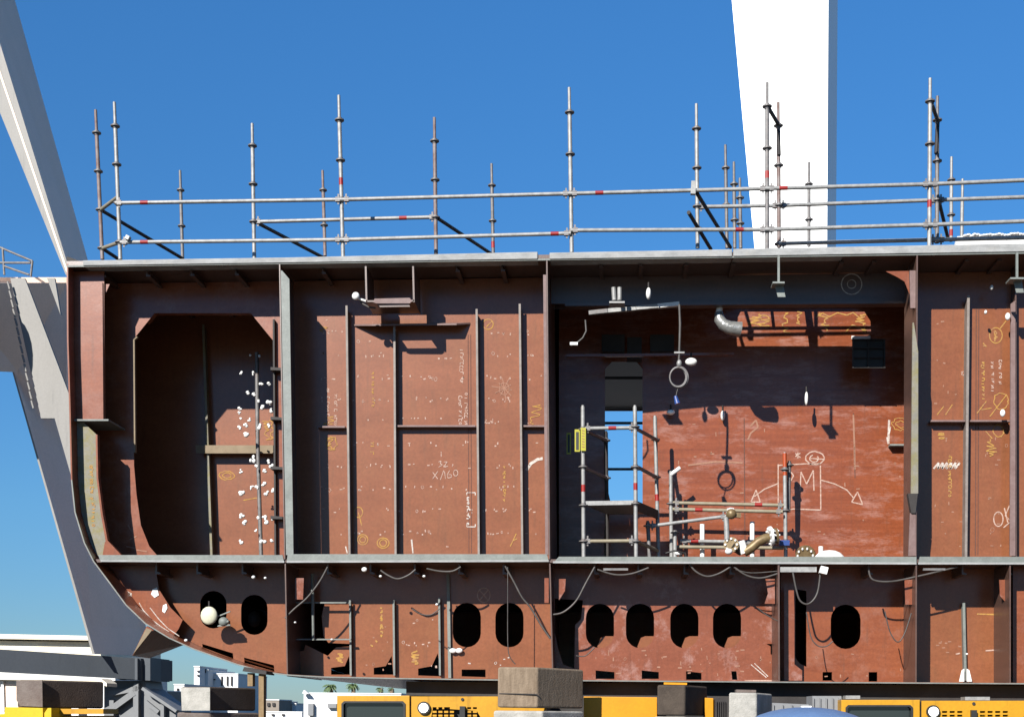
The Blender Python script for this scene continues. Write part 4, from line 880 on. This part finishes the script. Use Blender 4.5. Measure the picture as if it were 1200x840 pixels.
m = MB(); m.plate([(585,811.6),(630,812.4),(630,813.4),(585,812.6)], -2.205, .01); o = m.build('groove', M['dark_steel']); tag(o, 'thin dark strap line round the large grained timber block', 'groove')  # dark strip set on the face stands for the seam groove
blk(578,636,684,832,990, -2.2, 'grey concrete block under the tall grained timber block', 'concrete')
blk(770,803,829,802,838, -1.6, 'dark brown cracked block with yellow strip on top, between the yellow panels', 'grey_block')
o = blk(766,803,834,839,990, -1.6, 'white topped block beneath the dark brown cracked block', 'concrete')
m = MB(); m.plate([(778,799),(805,799.5),(805,802),(778,801.5)], -1.5, .1); o = m.build('packing_strip', M['yellow_bright']); tag(o, 'thin yellow packing strip lying on the dark brown cracked block', 'strip')
blk(854,887,905,811,990, -1.8, 'narrow upright pale stained block left of the blue dome', 'concrete')
m = MB(); m.plate([(863,807.5),(886,808),(886,811),(863,811)], -1.7, .2); o = m.build('packing_strip', M['pink_block']); tag(o, 'thin pinkish packing piece on the narrow pale upright block', 'strip')
blk(20,50,122,796,829, -1.0, 'rounded dark brown block with pinkish pale left face on the yellow stand', 'brown_block')
blk(212,246,300,804,832, -.6, 'brown block with pale stained left end in front of the white far houses', 'brown_block')
m = MB(); m.plate([(19,797),(49.5,796),(50,828),(24,827),(19,820)], -1.03, .02); o = m.build('end_cap', M['pink_block']); tag(o, 'pale pinkish end face plate of the brown block on the yellow stand', 'plate')
bevel(o, .004)
m = MB(); m.plate([(212,805),(246,805),(246,832),(213,832)], -.63, .02); o = m.build('end_cap', M['concrete']); tag(o, 'pale stained end face plate of the brown block by the far houses', 'plate')
blk(207,246,304,834,990, -.6, 'pinkish capped stand under the brown block by the far houses', 'pink_block')
# yellow stand at the lower left
ys = empty('yellow_stand', P(60,990,-1.1)); ys.location.z = 0; tag(ys, 'bright yellow steel stand carrying the rounded brown block at lower left', 'stand')
m = MB(); m.plate([(-60,838),(5,836),(6,828),(50,829),(52,900),(52,985),(-60,985)], -1.2, .6); m.build('stand_body', M['yellow_lemon'], ys)
m = MB(); m.plate([(52,835),(56,829),(60,829),(60,985),(52,985)], -1.25, .6); m.build('stand_rib', M['yellow_lemon'], ys)
m = MB(); m.plate([(61,830),(121,830),(121,836),(61,836)], -1.0, .5); m.plate([(61,838),(120,838),(120,985),(61,985)], -.9, .4); m.build('stand_beam', M['yellow'], ys)
# grey machinery between
for pl, Y, lb in (([(838,819),(846,817),(852,819),(852,880),(838,880)],.8,'dark ribbed machine cover between yellow strip and pale upright block'),([(952,815),(986,815),(986,870),(952,870)],.9,'grey ribbed equipment box behind the blue dome'),([(905,823),(952,825),(952,880),(905,880)],1.2,'low grey wall piece just left of the blue dome')):
    m = MB(); m.plate(pl, Y-1.9, .5); 
    x0, y0 = pl[0]; x1 = pl[2][0]
    for i in range(5):
        x = x0+1+(x1-x0-4)*i/4; m.plate([(x,y0+2),(x+1.2,y0+2),(x+1.2,y0+60),(x,y0+60)], Y-1.93, .04)
    o = m.build('equipment_box', M['far_grey'] if Y != .8 else M['dark_steel']); tag(o, lb, 'equipment')
    m = MB(); c_ = o.location
# blue dome
m = MB(); c = P(946,858,-2.4); n = 24
vs = []
prof = [(0,.36),(.18,.345),(.34,.30),(.46,.22),(.53,.12),(.55,0),(.55,-1.85+.0)]
zc = P(946,860,-2.4).z; zt_ = P(946,828,-2.4).z; hgt = zt_-zc
prof = [(.70*math.sin(t), zc+hgt*math.cos(t)) for t in [i*math.pi/2/8 for i in range(9)]] + [(.70, 0.0)]
for (r_, z) in prof:
    for k in range(n): vs.append((c.x+r_*math.cos(2*math.pi*k/n), c.y+r_*math.sin(2*math.pi*k/n), z))
fs = [(i*n+k, (i+1)*n+k, (i+1)*n+(k+1)%n, i*n+(k+1)%n) for i in range(len(prof)-1) for k in range(n)]
m.add(vs, fs, True); o = m.build('domed_tank', M['blue_cover']); tag(o, 'blue rounded dome top with a small white cap in the lower right foreground', 'tank')
m = MB(); m.plate([(939,826.5),(951,826.5),(951,829.5),(939,829.5)], -2.45, .1); m.build('cap', M['white'], o)

# yellow machines
def machine(xl, xr, yt, Y, win, lamp_c, gx0, gx1, knob, label, xdoor, grow):
    e = empty('yellow_machine', P((xl+xr)/2, 835, Y)); e.location.z = 0; e.location.y += .4
    tag(e, label, 'machine', 'yellow machines parked beside the hull block')
    y0 = yt; z0 = .45
    def prm(loops, y, t, mt, name, par=e): m = MB(); m.plate(loops, y, t); return m.build(name, M[mt], par)
    yb = 975
    gl = [[(gx0+i*(gx1-gx0)/grow, gy), (gx0+(i+.68)*(gx1-gx0)/grow, gy), (gx0+(i+.68)*(gx1-gx0)/grow, gy+2.3), (gx0+i*(gx1-gx0)/grow, gy+2.3)] for gy in (win[2]+6, win[2]+10.4, win[2]+14.8, win[2]+19.2, win[2]+23.6) for i in range(grow)]
    gl = [q for q in gl if not (q[0][0] < knob+5 and q[1][0] > knob-5)]
    hoodl = [(xdoor,y0+1),(xr,y0+1),(xr,yb),(xdoor,yb)]
    hood = prm([hoodl]+gl, Y, .06, 'yellow', 'hood'); bevel(hood, .004)
    prm([(xdoor+1,y0+4),(xr-1,y0+4),(xr-1,yb-2),(xdoor+1,yb-2)], Y+.09, 1.4, 'black', 'engine_bay')
    prm([(xdoor,y0+1),(xr,y0+1),(xr,y0+3),(xdoor,y0+3)], Y+.06, 1.5, 'yellow', 'hood_top')
    w0, w1, wy = win[0], win[1], win[2]
    wl = [(w0+3,wy),(w1-3,wy),(w1,wy+3),(w1,wy+60),(w0,wy+60),(w0,wy+3)]
    cab = prm([[(xl,y0),(xdoor-2,y0),(xdoor-2,yb),(xl,yb)], wl], Y-.03, .06, 'yellow', 'cab'); bevel(cab, .006)
    prm([(xl,y0),(xdoor-2,y0),(xdoor-2,y0+3),(xl,y0+3)], Y+.031, 1.4, 'yellow', 'cab_roof')
    prm([(xl,y0+3.2),(xl+2,y0+3.2),(xl+2,yb),(xl,yb)], Y+.031, 1.4, 'yellow', 'cab_side')
    gl_ = prm([(w0-1,wy-1),(w1+1,wy-1),(w1+1,wy+62),(w0-1,wy+62)], Y+.02, .01, 'glass', 'window')
    fr = MB(); o_ = [(w0-1,wy+2),(w0+2,wy-1),(w1-2,wy-1),(w1+1,wy+2),(w1+1,wy+61),(w0-1,wy+61)]; i_ = [(w0+1.4,wy+3),(w0+3.6,wy+1.2),(w1-3.6,wy+1.2),(w1-1.4,wy+3),(w1-1.4,wy+58),(w0+1.4,wy+58)]
    fr.plate([o_, i_], Y-.042, .02); fr.build('seal', M['black'], gl_)
    prm([(xdoor-2,y0+1.5),(xdoor,y0+1.5),(xdoor,yb),(xdoor-2,yb)], Y+.02, .05, 'black', 'door_gap')
    lx, ly = lamp_c; c = P(lx, ly, Y)
    m = MB(); m.tube([c+Vector((0,.02,0)), c+Vector((0,-.035,0))], .074, 22); lo = m.build('headlamp', M['black'], e)
    m = MB(); m.tube([c+Vector((0,-.03,0)), c+Vector((0,-.05,0))], .056, 20); m.build('lens', M['lamp'], lo)
    m = MB(); m.bar(P(knob,win[2]+5,Y-.03), P(knob,win[2]+40,Y-.03), .06, .06); m.build('latch', M['black'], e)
    m = MB(); c = P(knob, y0+4.5, Y); m.tube([c, c+Vector((0,-.012,0))], .018, 10); m.build('bolt', M['dark_steel'], e)
    # wheels
    for wx in (xl+40, xl+110, xr-40):
        c = P(wx, 835, Y+.35); c.z = .42; m = MB(); m.tube([c-Vector((0,.16,0)), c+Vector((0,.16,0))], .42, 24); w_ = m.build('wheel', M['black'], e)
        m = MB(); m.tube([c-Vector((0,.18,0)), c-Vector((0,.14,0))], .22, 16); m.build('rim', M['yellow'], w_)
    prm([(w0+2,wy+2.5),(w0+11,wy+2.5),(w0+11,wy+50),(w0+2,wy+50)], Y+.032, .004, 'curtain', 'curtain', gl_) if xl < 500 else None
    return e
machine(395, 640, 814.5, -1.3, (401,474,822), (497,829), 507, 561, 542, 'yellow machine with cab window, round lamp and louvres left of the tall timber block', 482, 8)
machine(986, 1290, 819.5, -1.3, (992,1069,826.5), (1093,833.5), 1104, 1184, 1141, 'yellow machine with cab window, round lamp and louvres at the lower right corner', 1080, 9)
m = MB(); m.plate([(684,815.5),(770,816.5),(770,960),(684,960)], -1.0, .06); m.plate([(684,815.5),(770,816.5),(770,818),(684,817)], -.94, 1.2); o = bevel(m.build('yellow_barrier', M['yellow_bright']), .006); tag(o, 'wide plain bright yellow barrier between the two dark blocks', 'barrier')
m = MB(); m.plate([(826,817),(836,817.5),(836,960),(826,960)], -1.0, .3); o = bevel(m.build('yellow_barrier', M['yellow_bright']), .006); tag(o, 'narrow bright yellow barrier end just right of the dark cracked block', 'barrier')
for x0, x1, y, lb in ((991,1008,814.5,'grey bracket on the cab corner of the right yellow machine'),(1131,1160,816,'grey bracket on the hood of the right yellow machine')):
    m = MB(); m.plate([(x0,y),(x1,y),(x1,y+4),(x0,y+4)], -1.2, .2); o = m.build('roof_bracket', M['galv']); tag(o, lb, 'bracket')
# tan posts
for x0, x1, y0, y1, lb in ((290,296,788,803.5,'short tan timber stub tight under the hull left of the long post'),(303,309,789,960,'long tan timber post under the hull beside the brown block')):
    m = MB(); m.plate([(x0,y0),(x1,y0),(x1,y1),(x0,y1)], -.25, .12); o = m.build('timber_post', M['tan_wood']); tag(o, lb, 'post')
m = MB(); m.plate([(286,781),(312,786),(312,790),(284,786)], -.3, .4); o = m.build('packing_wedge', M['dark_steel']); tag(o, 'dark wedge plate on top of the tan posts under the bilge', 'wedge')

# ---------------------------------------------------------------- far town
def bld(name, x0, x1, yt, Y, dep, mt, lb, wins=(), roof=None):
    e = empty(name, P((x0+x1)/2, 835, Y)); e.location.z = 0; tag(e, lb, 'building')
    a = P(x0, yt, Y); b_ = P(x1, yt, Y); m = MB(); m.box((a.x, Y, 0), (b_.x, Y+dep, a.z)); m.build('wall', M[mt], e)
    for (u0, u1, v0, v1) in wins:
        p, q = P(u0, v0, Y-.3), P(u1, v1, Y-.3); m = MB(); m.box((p.x, Y-.3, p.z), (q.x, Y+.05, q.z)); m.build('window', M['far_grey'] if u1-u0 > 3 else M['dark_steel'], e)
    k = (D+Y)/F
    m = MB(); m.box((a.x-k*.5, Y-.5*k*2, a.z), (b_.x+k*.5, Y+dep, a.z+k*1.2)); m.build('roof', M['far_white'], e)
    return e
bld('apartment_block', 227.5,234,781,260,20,'far_white','slim white stair tower of the far apartment block', [(231,233,785,787),(231,233,790,792)])
bld('apartment_block', 233,244,785,264,20,'far_white','notched white far block between the stair tower and the wide one', [(235,237,783,787),(239,241,783,788)])
bld('apartment_block', 234,279,789.5,268,24,'far_white','wide white far apartment block with dark slits seen above the brown block', [(259,260.5,792,803),(265.5,267,792,803),(270.5,272,792,803),(237,240,795,796.5),(243,246,795,796.5),(249,252,795,796.5)])
bld('far_house', 204,216,802,200,14,'far_white','white far house touching the left end of the brown block', [(207,209,806,809)])
bld('far_house', 170,184,809,150,10,'far_tan','small tan far house right of the crane bogie', [(173,176,812,815)])
bld('far_house', 185,212,814,170,10,'far_white','low white far house between the crane bogie and brown block', [(190,193,818,820),(200,203,818,820)])
bld('far_house', 310,327,820,230,10,'far_tan','tan far house right of the long tan timber post', [(313,316,823,827),(319,322,823,827)])
bld('far_house', 327,334,822,235,10,'far_grey','small grey far house right of the tan one', [(329,331,825,828)])
bld('far_house', 335,347,824.5,240,10,'far_white','small white far house in the gap left of the white shed', [(338,340,828,830)])
bld('low_shed', 312,354,834,180,20,'far_white','very low white shed at the bottom of the gap', [(318,321,836,838),(330,333,836,838)])
sh = bld('white_shed', 356,470,812,60,25,'far_white','large white flat roofed shed directly left of the yellow cab', [(361,367,824,838),(384,394,824,829)])
m = MB(); m.plate([(356,808),(358,809),(362,812.5),(354,812)], 59.5, .3); m.build('parapet', M['far_white'], sh)
for (x, y, s, lb) in ((387,803,.75,'palm crown poking above the white shed at left'),(413,802,.65,'palm crown above the shed right of the first one'),(445,806,.4,'low distant palm crown near the yellow cab roof'),(458,806.5,.35,'faint distant palm crown nearest the bearer beam')):
    e = empty('palm_tree', P(x,835,90)); e.location.z = 0; tag(e, lb, 'palm', 'palms behind the white shed')
    c = P(x, y, 90); m = MB(); m.tube([(c.x,c.y,0),(c.x+.1,c.y,c.z)], [.22,.16], 8); m.build('trunk', M['bark'], e)
    m = MB()
    for k in range(22):
        a = k*2.4; el = random.uniform(-.2,1.1); L_ = random.uniform(.6,.9)*s; prev = c
        dx, dy = math.cos(a), math.sin(a); w = .10*s
        pts = [c + Vector((dx*L_*t, dy*L_*t, L_*(math.sin(el)*t*1.1 - .9*t*t))) for t in (0,.25,.5,.75,1)]
        for i in range(4):
            nrm = Vector((-dy,dx,0))*w*(1 if i < 3 else .4); dr = Vector((0,0,-.12*s))
            m.add([pts[i], pts[i+1], pts[i+1]+nrm*2+dr, pts[i]+nrm*2+dr], [(0,1,2,3)]); m.add([pts[i], pts[i+1], pts[i+1]-nrm*2+dr, pts[i]-nrm*2+dr], [(0,1,2,3)])
    m.build('crown', M['leaf'], e)

# ---------------------------------------------------------------- light
L = Vector((-.46, -1, .65)).normalized()
sd = bpy.data.lights.new('sun', 'SUN'); so = bpy.data.objects.new('sun', sd); COL.objects.link(so)
sd.energy = 4.9; sd.angle = R(.5); sd.color = (1, .96, .90)
so.rotation_euler = L.to_track_quat('Z', 'Y').to_euler(); so.location = L*60
w = bpy.data.worlds.new('World'); S.world = w; w.use_nodes = True; nt = w.node_tree
sk = nt.nodes.new('ShaderNodeTexSky'); sk.sky_type = 'NISHITA'; sk.sun_disc = False
sk.sun_elevation = math.asin(L.z); sk.sun_rotation = math.atan2(L.x, L.y)
sk.altitude = 0; sk.air_density = 1.0; sk.dust_density = 0; sk.ozone_density = 6.0
hs = nt.nodes.new('ShaderNodeHueSaturation'); hs.inputs['Saturation'].default_value = 1.15
nt.links.new(sk.outputs[0], hs.inputs['Color']); tn = nt.nodes.new('ShaderNodeMix'); tn.data_type='RGBA'; tn.blend_type='MULTIPLY'; tn.inputs[0].default_value=1; tn.inputs[7].default_value=(.85,1.03,1.08,1)
nt.links.new(hs.outputs[0], tn.inputs[6]); 
tc = nt.nodes.new('ShaderNodeTexCoord'); sx = nt.nodes.new('ShaderNodeSeparateXYZ'); mr = nt.nodes.new('ShaderNodeMapRange'); vm = nt.nodes.new('ShaderNodeVectorMath'); vm.operation = 'SCALE'
mr.inputs['From Min'].default_value = 0; mr.inputs['From Max'].default_value = .30; mr.inputs['To Min'].default_value = .60; mr.inputs['To Max'].default_value = 1.04
nt.links.new(tc.outputs['Generated'], sx.inputs[0]); nt.links.new(sx.outputs['Z'], mr.inputs['Value']); hm = nt.nodes.new('ShaderNodeMapRange'); hm.inputs['From Min'].default_value = 0; hm.inputs['From Max'].default_value = .14; hx = nt.nodes.new('ShaderNodeMix'); hx.data_type = 'RGBA'; hx.inputs[6].default_value = (.74,.80,.98,1); hx.inputs[7].default_value = (1,1,1,1); hv = nt.nodes.new('ShaderNodeVectorMath'); hv.operation = 'MULTIPLY'
nt.links.new(sx.outputs['Z'], hm.inputs['Value']); nt.links.new(hm.outputs[0], hx.inputs[0]); nt.links.new(tn.outputs[2], hv.inputs[0]); nt.links.new(hx.outputs[2], hv.inputs[1]); nt.links.new(hv.outputs[0], vm.inputs[0]); m2 = nt.nodes.new('ShaderNodeMapRange'); m2.inputs['From Min'].default_value = .33; m2.inputs['From Max'].default_value = .7; m2.inputs['To Min'].default_value = 1; m2.inputs['To Max'].default_value = 1.45; mm = nt.nodes.new('ShaderNodeMath'); mm.operation = 'MULTIPLY'
nt.links.new(sx.outputs['Z'], m2.inputs['Value']); nt.links.new(mr.outputs[0], mm.inputs[0]); nt.links.new(m2.outputs[0], mm.inputs[1]); nt.links.new(mm.outputs[0], vm.inputs['Scale'])  # sky overhead, out of view, brightened to add fill in the shadows
nt.links.new(vm.outputs[0], nt.nodes['Background'].inputs['Color'])
nt.nodes['Background'].inputs['Strength'].default_value = .05
S.view_settings.view_transform = 'Standard'; S.view_settings.look = 'None'; S.view_settings.exposure = 1.3; S.view_settings.gamma = 1
S.render.engine = 'CYCLES'
